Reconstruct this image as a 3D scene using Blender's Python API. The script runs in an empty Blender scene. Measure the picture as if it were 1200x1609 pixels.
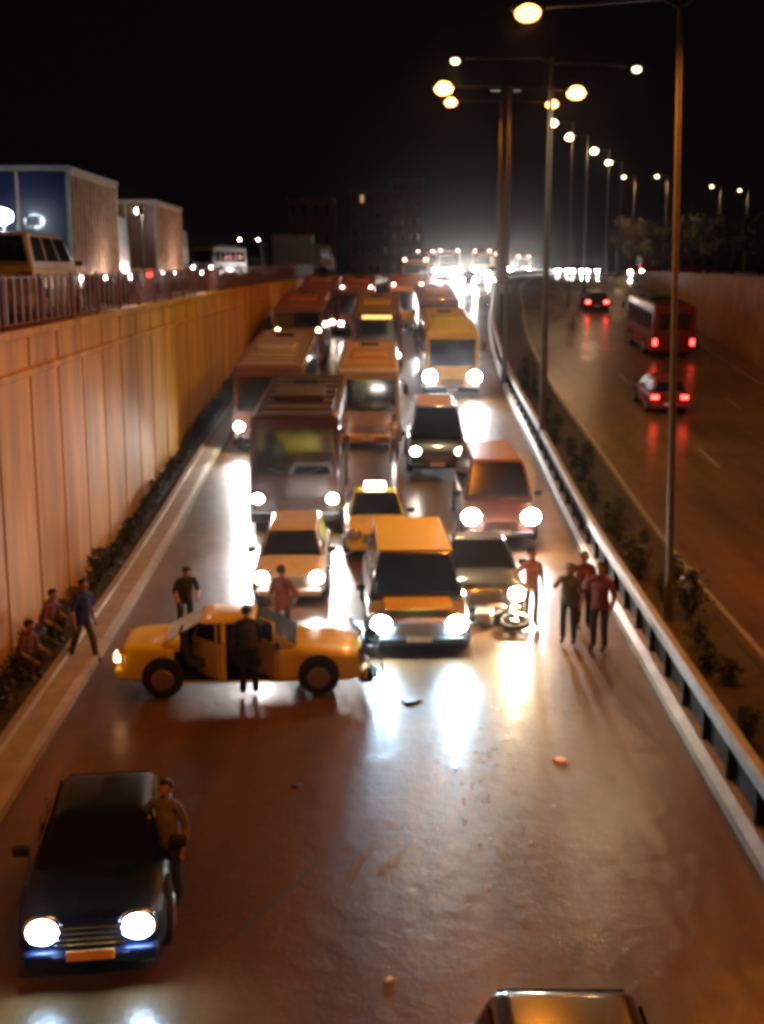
import bpy, bmesh, math, random
from mathutils import Vector, Matrix, Euler
R = math.radians
rnd = random.Random(7)
sc = bpy.context.scene
COL = sc.collection

# ------------------------------------------------------------------ camera, sky, exposure
H, PITCH, F, IW, IH = 7.5, R(11.3), 1900.0, 1200.0, 1609.0
cd = bpy.data.cameras.new('camera'); cam = bpy.data.objects.new('camera', cd); COL.objects.link(cam)
cam.location = (0, 0, H); cam.rotation_euler = (R(90) - PITCH, 0, 0)
cd.sensor_fit = 'VERTICAL'; cd.sensor_height = 24.0; cd.lens = 24.0 * F / IH
cd.clip_start = 0.1; cd.clip_end = 5000
sc.camera = cam
cd.dof.use_dof = True; cd.dof.focus_distance = 3.0; cd.dof.aperture_fstop = 4.2   # the photo is soft throughout
w = bpy.data.worlds.new('World'); sc.world = w; w.use_nodes = True
nt = w.node_tree; bg = nt.nodes['Background']
sky = nt.nodes.new('ShaderNodeTexSky'); sky.sky_type = 'NISHITA'; sky.sun_disc = False
sky.sun_elevation = R(-6); sky.sun_rotation = R(200)
mixn = nt.nodes.new('ShaderNodeMix'); mixn.data_type = 'RGBA'; mixn.inputs[0].default_value = 0.96
nt.links.new(sky.outputs[0], mixn.inputs[6]); mixn.inputs[7].default_value = (0.055, 0.028, 0.045, 1)
nt.links.new(mixn.outputs[2], bg.inputs[0]); bg.inputs[1].default_value = 0.03
sc.view_settings.view_transform = 'Standard'; sc.view_settings.look = 'None'
sc.view_settings.exposure = 0.0; sc.view_settings.gamma = 1.0
sc.cycles.filter_width = 3.4
sc.cycles.max_bounces = 6; sc.cycles.diffuse_bounces = 2; sc.cycles.glossy_bounces = 3
sc.cycles.volume_bounces = 0
sc.cycles.sample_clamp_indirect = 6.0
sc.cycles.caustics_reflective = False; sc.cycles.caustics_refractive = False
SODIUM = (1.0, 0.29, 0.022)

# ------------------------------------------------------------------ helpers
def smooth(a, b, x):
    t = max(0.0, min(1.0, (x - a) / (b - a))); return t * t * (3 - 2 * t)
def zr(y):                                    # height of both carriageways: out of the cutting up to street level
    if y < 26: return 0.0
    if y < 38: return 0.003 * (y - 26) ** 2
    z = 0.003 * 144 + 0.072 * (y - 38)
    return z if z < 5.6 else 5.6 + 1.15 * (1 - math.exp(-(z - 5.6) / 1.15))
def interp(tab, y):
    if y <= tab[0][0]: return tab[0][1]
    for k in range(len(tab) - 1):
        (a, u), (b, v) = tab[k], tab[k + 1]
        if y <= b:
            p = tab[max(0, k - 1)]; q = tab[min(len(tab) - 1, k + 2)]
            m0 = (v - p[1]) / (b - p[0]) if k else (v - u) / (b - a)
            m1 = (q[1] - u) / (q[0] - a) if k + 2 < len(tab) else (v - u) / (b - a)
            h = b - a; t = (y - a) / h
            return ((2*t**3-3*t*t+1)*u + (t**3-2*t*t+t)*h*m0 + (-2*t**3+3*t*t)*v + (t**3-t*t)*h*m1)
    return tab[-1][1]
WL = [(-40, -5.6), (0, -6.3), (19, -6.9), (33, -7.35), (45, -7.5), (58, -7.4), (71, -7.1), (95, -5.6), (115, -3.4), (150, 3.0), (200, 13), (300, 40), (600, 140), (1600, 520)]
XB = [(-40, 4.3), (0, 4.6), (15, 4.9), (30, 5.35), (45, 5.7), (60, 6.0), (80, 7.1), (100, 9.0), (115, 10.6), (150, 16.5), (200, 27), (300, 54), (600, 160), (1600, 545)]
def wl(y): return interp(WL, y)
def xb(y): return interp(XB, y)
def xr(y): return xb(y) + 14.0
def ztop(y): return 6.35 + 0.55 * smooth(18, 110, y)      # street level along the cutting
def ray(px, py):
    u = (px - IW / 2) / F; v = (py - IH / 2) / F
    return Vector((u, math.cos(PITCH) - v * math.sin(PITCH), -math.sin(PITCH) - v * math.cos(PITCH)))
def G(px, py, h=0.0):                         # point of the road (raised by h) seen at a place in the photo
    d = ray(px, py); t = 3.0
    while t < 1500:
        p = Vector((0, 0, H)) + d * t
        if p.z <= zr(p.y) + h: return p
        t += 0.02 if t < 120 else 0.3
    return Vector((0, 0, H)) + d * 300
def atY(px, py, Y):                           # point at distance Y
    d = ray(px, py); return Vector((0, 0, H)) + d * (Y / d.y)
def X(px, Y, z=0.0):                          # x for a photo column at distance Y
    depth = Y * math.cos(PITCH) + (H - z) * math.sin(PITCH); return (px - IW / 2) / F * depth

MATS = {}
def mat(name, col, rough=0.6, metal=0.0, emit=None, es=0.0, coat=0.0, noise=0.0, nscale=6.0, bump=0.0, bscale=40.0, spec=0.5, ao=None, stretch=None):
    if name in MATS: return MATS[name]
    m = bpy.data.materials.new(name); m.use_nodes = True; t = m.node_tree; b = t.nodes['Principled BSDF']
    b.inputs['Base Color'].default_value = (*col, 1); b.inputs['Roughness'].default_value = rough
    b.inputs['Metallic'].default_value = metal; b.inputs['Coat Weight'].default_value = coat
    b.inputs['Coat Roughness'].default_value = 0.08
    b.inputs['Specular IOR Level'].default_value = spec
    if emit: b.inputs['Emission Color'].default_value = (*emit, 1); b.inputs['Emission Strength'].default_value = es
    if noise or bump:
        tc = t.nodes.new('ShaderNodeTexCoord')
    if noise:
        n = t.nodes.new('ShaderNodeTexNoise'); n.inputs['Scale'].default_value = nscale; n.inputs['Detail'].default_value = 6
        n.inputs['Roughness'].default_value = 0.65
        if stretch:
            mp = t.nodes.new('ShaderNodeMapping'); mp.inputs['Scale'].default_value = stretch; t.links.new(tc.outputs['Object'], mp.inputs['Vector']); t.links.new(mp.outputs[0], n.inputs['Vector'])
        else: t.links.new(tc.outputs['Object'], n.inputs['Vector'])
        r = t.nodes.new('ShaderNodeMapRange'); r.inputs[1].default_value = 0.3; r.inputs[2].default_value = 0.7
        r.inputs[3].default_value = 1 - noise; r.inputs[4].default_value = 1 + noise
        t.links.new(n.outputs[0], r.inputs[0])
        mx = t.nodes.new('ShaderNodeVectorMath'); mx.operation = 'SCALE'; mx.inputs[0].default_value = col
        t.links.new(r.outputs[0], mx.inputs['Scale']); t.links.new(mx.outputs[0], b.inputs['Base Color'])
    if bump:
        n = t.nodes.new('ShaderNodeTexNoise'); n.inputs['Scale'].default_value = bscale; n.inputs['Detail'].default_value = 4
        t.links.new(tc.outputs['Object'], n.inputs['Vector'])
        bp = t.nodes.new('ShaderNodeBump'); bp.inputs['Strength'].default_value = bump; bp.inputs['Distance'].default_value = 0.02
        t.links.new(n.outputs[0], bp.inputs['Height']); t.links.new(bp.outputs[0], b.inputs['Normal'])
    MATS[name] = m; return m

GLASS = mat('vehicle_glass', (0.012, 0.012, 0.025), 0.08, coat=0.6, spec=0.9)
RUBBER = mat('rubber', (0.012, 0.012, 0.012), 0.85)
RIM = mat('rim', (0.35, 0.34, 0.33), 0.35, 0.8, noise=0.2)
BLACK = mat('black_plastic', (0.015, 0.014, 0.015), 0.5, noise=0.3)
CHROME = mat('chrome', (0.6, 0.6, 0.6), 0.2, 1.0, bump=0.1)
PLATE = mat('plate', (0.75, 0.72, 0.62), 0.5, noise=0.1)
PLATE_LIT = mat('plate_orange_lit', (0.8, 0.38, 0.10), 0.5, noise=0.1)  # orange lamplight on the plate put into its colour
POLE = mat('pole_paint', (0.12, 0.11, 0.105), 0.6, noise=0.2, nscale=3)
STEEL = mat('galvanised_steel', (0.26, 0.25, 0.24), 0.55, 0.4, noise=0.25, nscale=3)
INTERIOR = mat('dark_interior', (0.010, 0.009, 0.014), 0.9)
TAILRED = mat('tail_lens', (0.35, 0.01, 0.01), 0.3)
def emis(name, col, s):
    return mat(name, tuple(min(0.8, c) for c in col), 0.4, emit=col, es=s)

def paint(name, col, rough=0.35, metal=0.0, noise=0.12):
    return mat('paint_' + name, col, rough, metal, coat=0.7, noise=noise, nscale=2.5)

def link(name, mesh, parent=None, smooth_=False, mats=()):
    o = bpy.data.objects.new(name, mesh); COL.objects.link(o)
    for m in mats: mesh.materials.append(m)
    if smooth_:
        for p in mesh.polygons: p.use_smooth = True
    if parent: o.parent = parent
    return o
def obj(name, bm, m, parent=None, smooth_=False):
    me = bpy.data.meshes.new(name); bmesh.ops.recalc_face_normals(bm, faces=bm.faces); bm.to_mesh(me); bm.free()
    return link(name, me, parent, smooth_, [m] if not isinstance(m, (list, tuple)) else m)
def tag(o, label, cat, group=None):
    o['label'] = label; o['category'] = cat
    if group: o['group'] = group
    return o
def struct(o, kind='structure'): o['kind'] = kind; return o
def thing(name, label, cat, loc, rz=0.0, group=None, rx=0.0):
    o = bpy.data.objects.new(name, None); COL.objects.link(o); o.empty_display_size = 0.3
    o.location = loc; o.rotation_euler = (rx, 0, rz); return tag(o, label, cat, group)
def dup(o, parent=None):
    c = o.copy(); COL.objects.link(c)
    if parent: c.parent = parent
    for ch in list(o.children): dup(ch, c)
    return c

def B(): return bmesh.new()
def box(bm, c, s, rot=None, bev=0.0, seg=2):
    t = bmesh.new(); bmesh.ops.create_cube(t, size=1.0)
    for v in t.verts: v.co = Vector((v.co.x * s[0], v.co.y * s[1], v.co.z * s[2]))
    if bev: bmesh.ops.bevel(t, geom=list(t.edges), offset=bev, segments=seg, affect='EDGES', profile=0.7)
    M = Matrix.Translation(c) @ (Euler(rot).to_matrix().to_4x4() if rot else Matrix.Identity(4))
    t.transform(M); me = bpy.data.meshes.new('t'); t.to_mesh(me); t.free(); bm.from_mesh(me); bpy.data.meshes.remove(me); return bm
def cyl(bm, a, b, r0, r1=None, n=12, caps=True):
    a = Vector(a); b = Vector(b); r1 = r0 if r1 is None else r1; d = (b - a)
    q = d.to_track_quat('Z', 'Y'); ra = []; rb = []
    for k in range(n):
        an = 2 * math.pi * k / n; u = q @ Vector((math.cos(an), math.sin(an), 0))
        ra.append(bm.verts.new(a + u * r0)); rb.append(bm.verts.new(b + u * r1))
    for k in range(n): bm.faces.new((ra[k], ra[(k+1) % n], rb[(k+1) % n], rb[k]))
    if caps: bm.faces.new(ra[::-1]); bm.faces.new(rb)
    return bm
def tube(bm, pts, r, n=8):
    pts = [Vector(p) for p in pts]; rings = []
    for i, p in enumerate(pts):
        d = (pts[min(i+1, len(pts)-1)] - pts[max(i-1, 0)]).normalized(); q = d.to_track_quat('Z', 'Y')
        rr = r[i] if isinstance(r, (list, tuple)) else r
        rings.append([bm.verts.new(p + (q @ Vector((math.cos(2*math.pi*k/n), math.sin(2*math.pi*k/n), 0))) * rr) for k in range(n)])
    for i in range(len(rings) - 1):
        for k in range(n): bm.faces.new((rings[i][k], rings[i][(k+1) % n], rings[i+1][(k+1) % n], rings[i+1][k]))
    bm.faces.new(rings[0][::-1]); bm.faces.new(rings[-1]); return bm
def ell(bm, c, s, u=14, v=8, rot=None):
    M = Matrix.Translation(c) @ (Euler(rot).to_matrix().to_4x4() if rot else Matrix.Identity(4)) @ Matrix.Diagonal((*s, 1))
    bmesh.ops.create_uvsphere(bm, u_segments=u, v_segments=v, radius=1.0, matrix=M); return bm
def loft(bm, rings, caps=True):
    rs = [[bm.verts.new(p) for p in r] for r in rings]; n = len(rs[0])
    for i in range(len(rs) - 1):
        for k in range(n): bm.faces.new((rs[i][k], rs[i][(k+1) % n], rs[i+1][(k+1) % n], rs[i+1][k]))
    if caps: bm.faces.new(rs[0][::-1]); bm.faces.new(rs[-1])
    return bm
def slab(bm, q, u0, u1, v0, v1, cen, off=0.006, th=0.016):
    """pane laid just proud of the quad q = (bl, br, tr, tl), facing away from cen"""
    a, b, c, d = [Vector(p) for p in q]
    P = lambda u, v: (a * (1-u) + b * u) * (1-v) + (d * (1-u) + c * u) * v
    pts = [P(u0, v0), P(u1, v0), P(u1, v1), P(u0, v1)]
    n = (pts[1] - pts[0]).cross(pts[3] - pts[0]).normalized()
    if n.dot(pts[0] - Vector(cen)) < 0: n = -n
    loft(bm, [[p - n * th for p in pts], [p + n * off for p in pts]]); return bm
def evaluated(o):
    dg = bpy.context.evaluated_depsgraph_get(); dg.update(); return bpy.data.meshes.new_from_object(o.evaluated_get(dg))

# ------------------------------------------------------------------ vehicles
def wheel(p, x, y, r=0.31, wd=0.2, side=1):
    ty = obj('tyre', cyl(cyl(B(), (x - wd/2, y, r), (x + wd/2, y, r), r, n=24), (x + side*wd/2, y, r), (x + side*(wd/2 + 0.012), y, r), r*0.93, r*0.86, n=24), RUBBER)
    rb = B(); xo = x + side * (wd/2 + 0.014); cyl(rb, (xo, y, r), (xo + side*0.02, y, r), r*0.64, r*0.55, n=18)
    ri = obj('rim', rb, RIM)
    w_ = bpy.data.objects.new('wheel', None); COL.objects.link(w_); w_.parent = p; ty.parent = w_; ri.parent = w_; return w_

def beam(p, x, y, z, col, power, tilt=5.0, size=56, rz=0.0, rad=0.07):
    l = bpy.data.lights.new('headlight_beam', 'SPOT'); l.energy = power; l.color = col; l.spot_size = R(size); l.spot_blend = 0.8; l.shadow_soft_size = rad
    o = bpy.data.objects.new('headlight_beam', l); COL.objects.link(o); o.parent = p; o.location = (x, y, z); o.rotation_euler = (-R(90 - tilt), 0, rz); return o

def headlights(p, y, z, sx, col, es, power, rx=0.11, rz_=0.09, both=(1, -1), tilt=5.0, bsize=56):
    for s in (-1, 1):
        on = both[0] if s < 0 else both[1]
        hb = B(); ell(hb, (s*sx, y, z), (rx*1.35, 0.05, rz_*1.3)); h = obj('headlight', hb, CHROME, p, True)
        lb = B(); ell(lb, (s*sx, y - 0.03, z), (rx, 0.045, rz_))
        es_ = es if on > 0 else (es * 0.25 if on == 0 else 0)
        L = obj('lens', lb, emis('lens_%s_%g' % ('_'.join('%g' % c for c in col), es_), col, es_) if es_ else RIM, h, True)
        if on > 0 and power: beam(p, s*sx, y - 0.12, z, col, power, tilt, bsize)

def car(name, label, cat, loc, rz, pm, L=4.3, W=1.74, Ht=1.46, hood=0.92, roofm=None, kind='sedan', lens=(1, 0.95, 0.88), es=0, power=0, both=(1, 1),
        tails=0, sign=None, rx=0.0, group=None, plate=None, cut=None, tilt=5.0, hl_z=0.66, belt=0.93, grille=CHROME, detail=True, sx=None, hr=0.165):
    t = thing(name, label, cat, loc, rz, group, rx); hw = W / 2; f = -L / 2; r = L / 2
    wsb = f + (1.12 if kind == 'sedan' else 0.95 if kind == 'hatch' else 0.72); wst = wsb + (0.90 if kind == 'sedan' else 0.72 if kind == 'hatch' else 0.62)
    if kind == 'sedan': rwt, rwb, deck = r - 1.55, r - 0.62, belt + 0.04
    else: rwt, rwb, deck = r - 0.35, r - 0.10, belt + 0.04
    if kind == 'van': belt = belt + 0.12; deck = belt
    st = [(f, 0.30, 0.62, 0.80), (f + 0.10, 0.20, 0.74, 0.92), (f + 0.40, 0.17, hood - 0.08, 0.985), (wsb - 0.05, 0.17, hood + 0.02, 1.0), (wsb + 0.3, 0.17, belt, 1.0),
          (0.1, 0.17, belt + 0.01, 1.0), (rwt, 0.17, belt + 0.02, 1.0), (rwb + 0.02, 0.19, deck, 0.985), (r - 0.06, 0.24, deck - 0.04, 0.93), (r, 0.33, deck - 0.16, 0.82)]
    def ring(y, zb, zt, k):
        a = hw * k; zm = zb + (zt - zb) * 0.55
        R_ = [(a*0.90, zb), (a*0.99, zb + 0.08), (a, zm), (a*0.975, zt - 0.07), (a*0.86, zt), (a*0.4, zt + 0.018)]
        return [(x, y, z) for x, z in R_] + [(-x, y, z) for x, z in R_[::-1]]
    bm = loft(B(), [ring(*s) for s in st])
    body = obj('body', bm, pm, t, True); sb = body.modifiers.new('s', 'SUBSURF'); sb.levels = 2; sb.render_levels = 2
    # cabin
    wb, wt = hw * 0.93, hw * 0.70; zb, zt = belt - 0.06, Ht
    def corners(d=0.0): return [(-wb, wsb, zb), (wb, wsb, zb), (wb, rwb, zb), (-wb, rwb, zb), (-wt, wst, zt), (wt, wst, zt), (wt, rwt, zt), (-wt, rwt, zt)]
    cs = corners(); g = B(); vs = [g.verts.new(c) for c in cs]
    for fc in ((0, 1, 5, 4), (1, 2, 6, 5), (2, 3, 7, 6), (3, 0, 4, 7), (4, 5, 6, 7), (3, 2, 1, 0)): g.faces.new([vs[k] for k in fc])
    bmesh.ops.bevel(g, geom=[e for e in g.edges if max(v.co.z for v in e.verts) > zt - 0.01], offset=0.13 if kind == 'sedan' else 0.09 if kind == 'van' else 0.17, segments=4, affect='EDGES', profile=0.55)
    cab = obj('cabin', g, pm, t, True)
    cen = (0, (wsb + rwb) / 2, belt)
    F4 = (cs[0], cs[1], cs[5], cs[4]); RR = (cs[2], cs[3], cs[7], cs[6]); SR = (cs[1], cs[2], cs[6], cs[5]); SL = (cs[3], cs[0], cs[4], cs[7])
    obj('windshield', slab(B(), F4, 0.05, 0.95, 0.12, 0.93, cen, 0.012), GLASS, t)
    obj('rear_window', slab(B(), RR, 0.07, 0.93, 0.2, 0.9, cen, 0.012), GLASS, t)
    sp = [(0.07, 0.47), (0.50, 0.90)] if kind != 'van' else [(0.05, 0.35), (0.38, 0.66), (0.69, 0.95)]
    for Q, s in ((SR, 1), (SL, -1)):
        for (a, b) in sp:
            if cut and s == cut: continue
            if s < 0: a, b = 1 - b, 1 - a
            obj('side_window', slab(B(), Q, a, b, 0.2, 0.88, cen, 0.010), GLASS, t)
    if roofm:
        rb_ = B(); box(rb_, (0, (wst + rwt)/2, Ht + 0.003), (wt*2 - 0.10, rwt - wst - 0.1, 0.022), bev=0.01); obj('roof_panel', rb_, roofm, t)
    # grille, bumpers, plate, mirrors
    gb = B()
    for k in range(4): box(gb, (0, f - 0.005, 0.47 + k*0.062), (W*0.46, 0.05, 0.026), bev=0.006)
    obj('grille', gb, grille, t)
    bb = B(); box(bb, (0, f + 0.03, 0.32), (W*0.86, 0.2, 0.17), bev=0.05); box(bb, (0, f - 0.065, 0.35), (W*0.5, 0.04, 0.05), bev=0.01); obj('bumper', bb, pm if kind != 'van' else BLACK, t, True)
    b2 = B(); box(b2, (0, r - 0.03, 0.40), (W*0.88, 0.2, 0.2), bev=0.05); obj('bumper', b2, pm, t, True)
    obj('number_plate', box(B(), (0, f - 0.10, 0.38), (0.5, 0.015, 0.11), bev=0.004), plate or PLATE, t)
    obj('number_plate', box(B(), (0, r + 0.075, 0.48), (0.5, 0.015, 0.11), bev=0.004), PLATE, t)
    for s in (-1, 1):
        mb = B(); box(mb, (s*(hw + 0.09), wsb + 0.42, belt + 0.08), (0.2, 0.1, 0.13), bev=0.03); obj('wing_mirror', mb, BLACK, t, True)
    sx = sx or hw * 0.74
    headlights(t, f + 0.035, hl_z, sx, lens, es, power, hr, hr*0.86, both, tilt)
    for s in (-1, 1):
        tb = B(); box(tb, (s*hw*0.76, r - 0.015, deck - 0.2), (0.3, 0.08, 0.16), bev=0.02)
        obj('tail_light', tb, emis('tail_on_%g' % tails, (1, 0.04, 0.03), tails) if tails else TAILRED, t)
    for s in (-1, 1):
        for y in (f + 0.82, r - 0.80):
            ab = B(); cyl(ab, (s*(hw - 0.12), y, 0.36), (s*(hw + 0.004), y, 0.36), 0.375, n=28); obj('wheel_arch', ab, BLACK, t)
            wheel(t, s*(hw - 0.075), y, 0.315, 0.19, s)
    db = B()                                   # door seams and handles
    for s in (-1, 1):
        if cut == s: continue
        for y in (wsb + 0.42, (wst + rwt)/2 + 0.08, rwt + 0.05): box(db, (s*(hw + 0.001), y, 0.58), (0.012, 0.012, 0.55))
    obj('door_seam', db, BLACK, t)
    if sign:
        sb_ = B(); box(sb_, (0, wst + 0.45, Ht + 0.08), (0.55, 0.2, 0.15), bev=0.03); obj('roof_sign', sb_, emis('sign_%g' % sign[1], sign[0], sign[1]), t)
    t['dims'] = '%g' % L
    return t, dict(f=f, r=r, hw=hw, wsb=wsb, wst=wst, rwt=rwt, rwb=rwb, belt=belt, cab=cab, body=body, cs=cs, cen=cen)

def bus(name, label, cat, loc, rz, pm, L=10.5, W=2.5, Ht=3.1, roofm=None, frontm=None, lens=(1, 0.93, 0.85), es=0, power=0, both=(1, 1), markers=None, rx=0.0, group=None,
        ws=(0.42, 0.86), signm=None, tilt=4.0, hl_z=0.85, tails=0, ac=True, glass=GLASS, side_glow=None, bsize=56, nwin=6, origin='front', hr=0.12, bevel=0.16):
    """front of the bus stands at its origin, the bus runs back along +y"""
    t = thing(name, label, cat, loc, rz, group, rx); hw = W / 2
    g = B(); c = [(-hw, 0.02, 0.3), (hw, 0.02, 0.3), (hw, L, 0.3), (-hw, L, 0.3), (-hw*0.95, 0.16, Ht), (hw*0.95, 0.16, Ht), (hw*0.95, L - 0.05, Ht), (-hw*0.95, L - 0.05, Ht)]
    vs = [g.verts.new(p) for p in c]
    for fc in ((0, 1, 5, 4), (1, 2, 6, 5), (2, 3, 7, 6), (3, 0, 4, 7), (4, 5, 6, 7), (3, 2, 1, 0)): g.faces.new([vs[k] for k in fc])
    bmesh.ops.bevel(g, geom=list(g.edges), offset=bevel, segments=4, affect='EDGES', profile=0.6)
    body = obj('body', g, pm, t, True)
    cen = (0, L/2, Ht/2); FR = (c[0], c[1], c[5], c[4]); RR = (c[2], c[3], c[7], c[6]); SR = (c[1], c[2], c[6], c[5]); SL = (c[3], c[0], c[4], c[7])
    obj('windshield', slab(B(), FR, 0.07, 0.93, ws[0], ws[1], cen, 0.012), glass, t)
    obj('rear_window', slab(B(), RR, 0.15, 0.85, 0.5, 0.85, cen, 0.012), GLASS, t)
    if signm: obj('destination_sign', slab(B(), FR, 0.2, 0.8, ws[1] + 0.01, ws[1] + 0.075, cen, 0.014), signm, t)
    for Q, s in ((SR, 1), (SL, -1)):
        for k in range(nwin):
            a = 0.06 + k * 0.9 / nwin; b = a + 0.9 / nwin - 0.02
            if s < 0: a, b = 1 - b, 1 - a
            obj('side_window', slab(B(), Q, a, b, 0.46, 0.84, cen, 0.010), side_glow or GLASS, t)
    if roofm:
        rb_ = B(); box(rb_, (0, L/2 + 0.05, Ht + 0.004), (W*0.95 - 0.36, L - 0.6, 0.03), bev=0.012); obj('roof_panel', rb_, roofm, t)
    if ac:
        ab = B(); box(ab, (0, L*0.42, Ht + 0.10), (W*0.55, 1.7, 0.2), bev=0.06); obj('air_conditioner', ab, BLACK if not roofm else roofm, t, True)
        hb = B(); box(hb, (0, L*0.78, Ht + 0.05), (0.75, 0.75, 0.1), bev=0.02); obj('roof_hatch', hb, BLACK, t, True)
    rk = B()
    for k in range(int(L) - 1): box(rk, (0, 1.1 + k, Ht + 0.03), (W*0.80, 0.05, 0.06), bev=0.01)
    for s in (-1, 1): box(rk, (s*W*0.38, L/2, Ht + 0.05), (0.05, L - 1.4, 0.07), bev=0.01)
    obj('roof_rack', rk, BLACK if not roofm else pm, t)
    bb = B(); box(bb, (0, 0.02, 0.42), (W*0.96, 0.28, 0.3), bev=0.06); obj('bumper', bb, frontm or BLACK, t, True)
    gb = B()
    for k in range(4): box(gb, (0, 0.02, 0.66 + k*0.07), (W*0.42, 0.06, 0.03), bev=0.006)
    obj('grille', gb, CHROME, t)
    obj('number_plate', box(B(), (0, -0.13, 0.42), (0.5, 0.015, 0.11), bev=0.004), PLATE, t)
    wb_ = B()
    for s in (-1, 1): cyl(wb_, (s*0.15, 0.0, c[0][2] + (Ht-0.3)*ws[0]), (s*0.75, 0.06, c[0][2] + (Ht-0.3)*(ws[0] + 0.05)), 0.012, n=6)
    obj('wiper', wb_, BLACK, t)
    for s in (-1, 1):
        mb = B(); zt = 0.3 + (Ht-0.3)*ws[1]; tube(mb, [(s*hw*0.9, 0.12, zt), (s*(hw + 0.12), -0.12, zt - 0.03), (s*(hw + 0.16), -0.16, zt - 0.15)], 0.02); box(mb, (s*(hw + 0.16), -0.16, zt - 0.32), (0.17, 0.08, 0.36), bev=0.03)
        obj('wing_mirror', mb, BLACK, t, True)
    headlights(t, 0.03, hl_z, hw * 0.80, lens, es, power, hr, hr*0.9, both, tilt, bsize=bsize)
    if markers:
        for k in (-1, 1):
            kb = B(); ell(kb, (k*hw*0.72, 0.22, Ht + 0.03), (0.09, 0.09, 0.06)); obj('marker_lamp', kb, markers, t)
    for s in (-1, 1):
        tb = B(); box(tb, (s*hw*0.84, L - 0.01, 0.9), (0.22, 0.06, 0.35), bev=0.02); obj('tail_light', tb, emis('tail_on_%g' % tails, (1, 0.04, 0.03), tails) if tails else TAILRED, t)
        for y in (L*0.2, L*0.72):
            ab = B(); cyl(ab, (s*(hw - 0.15), y, 0.5), (s*(hw + 0.004), y, 0.5), 0.55, n=28); obj('wheel_arch', ab, BLACK, t)
            wheel(t, s*(hw - 0.13), y, 0.46, 0.28, s)
    return t

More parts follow.
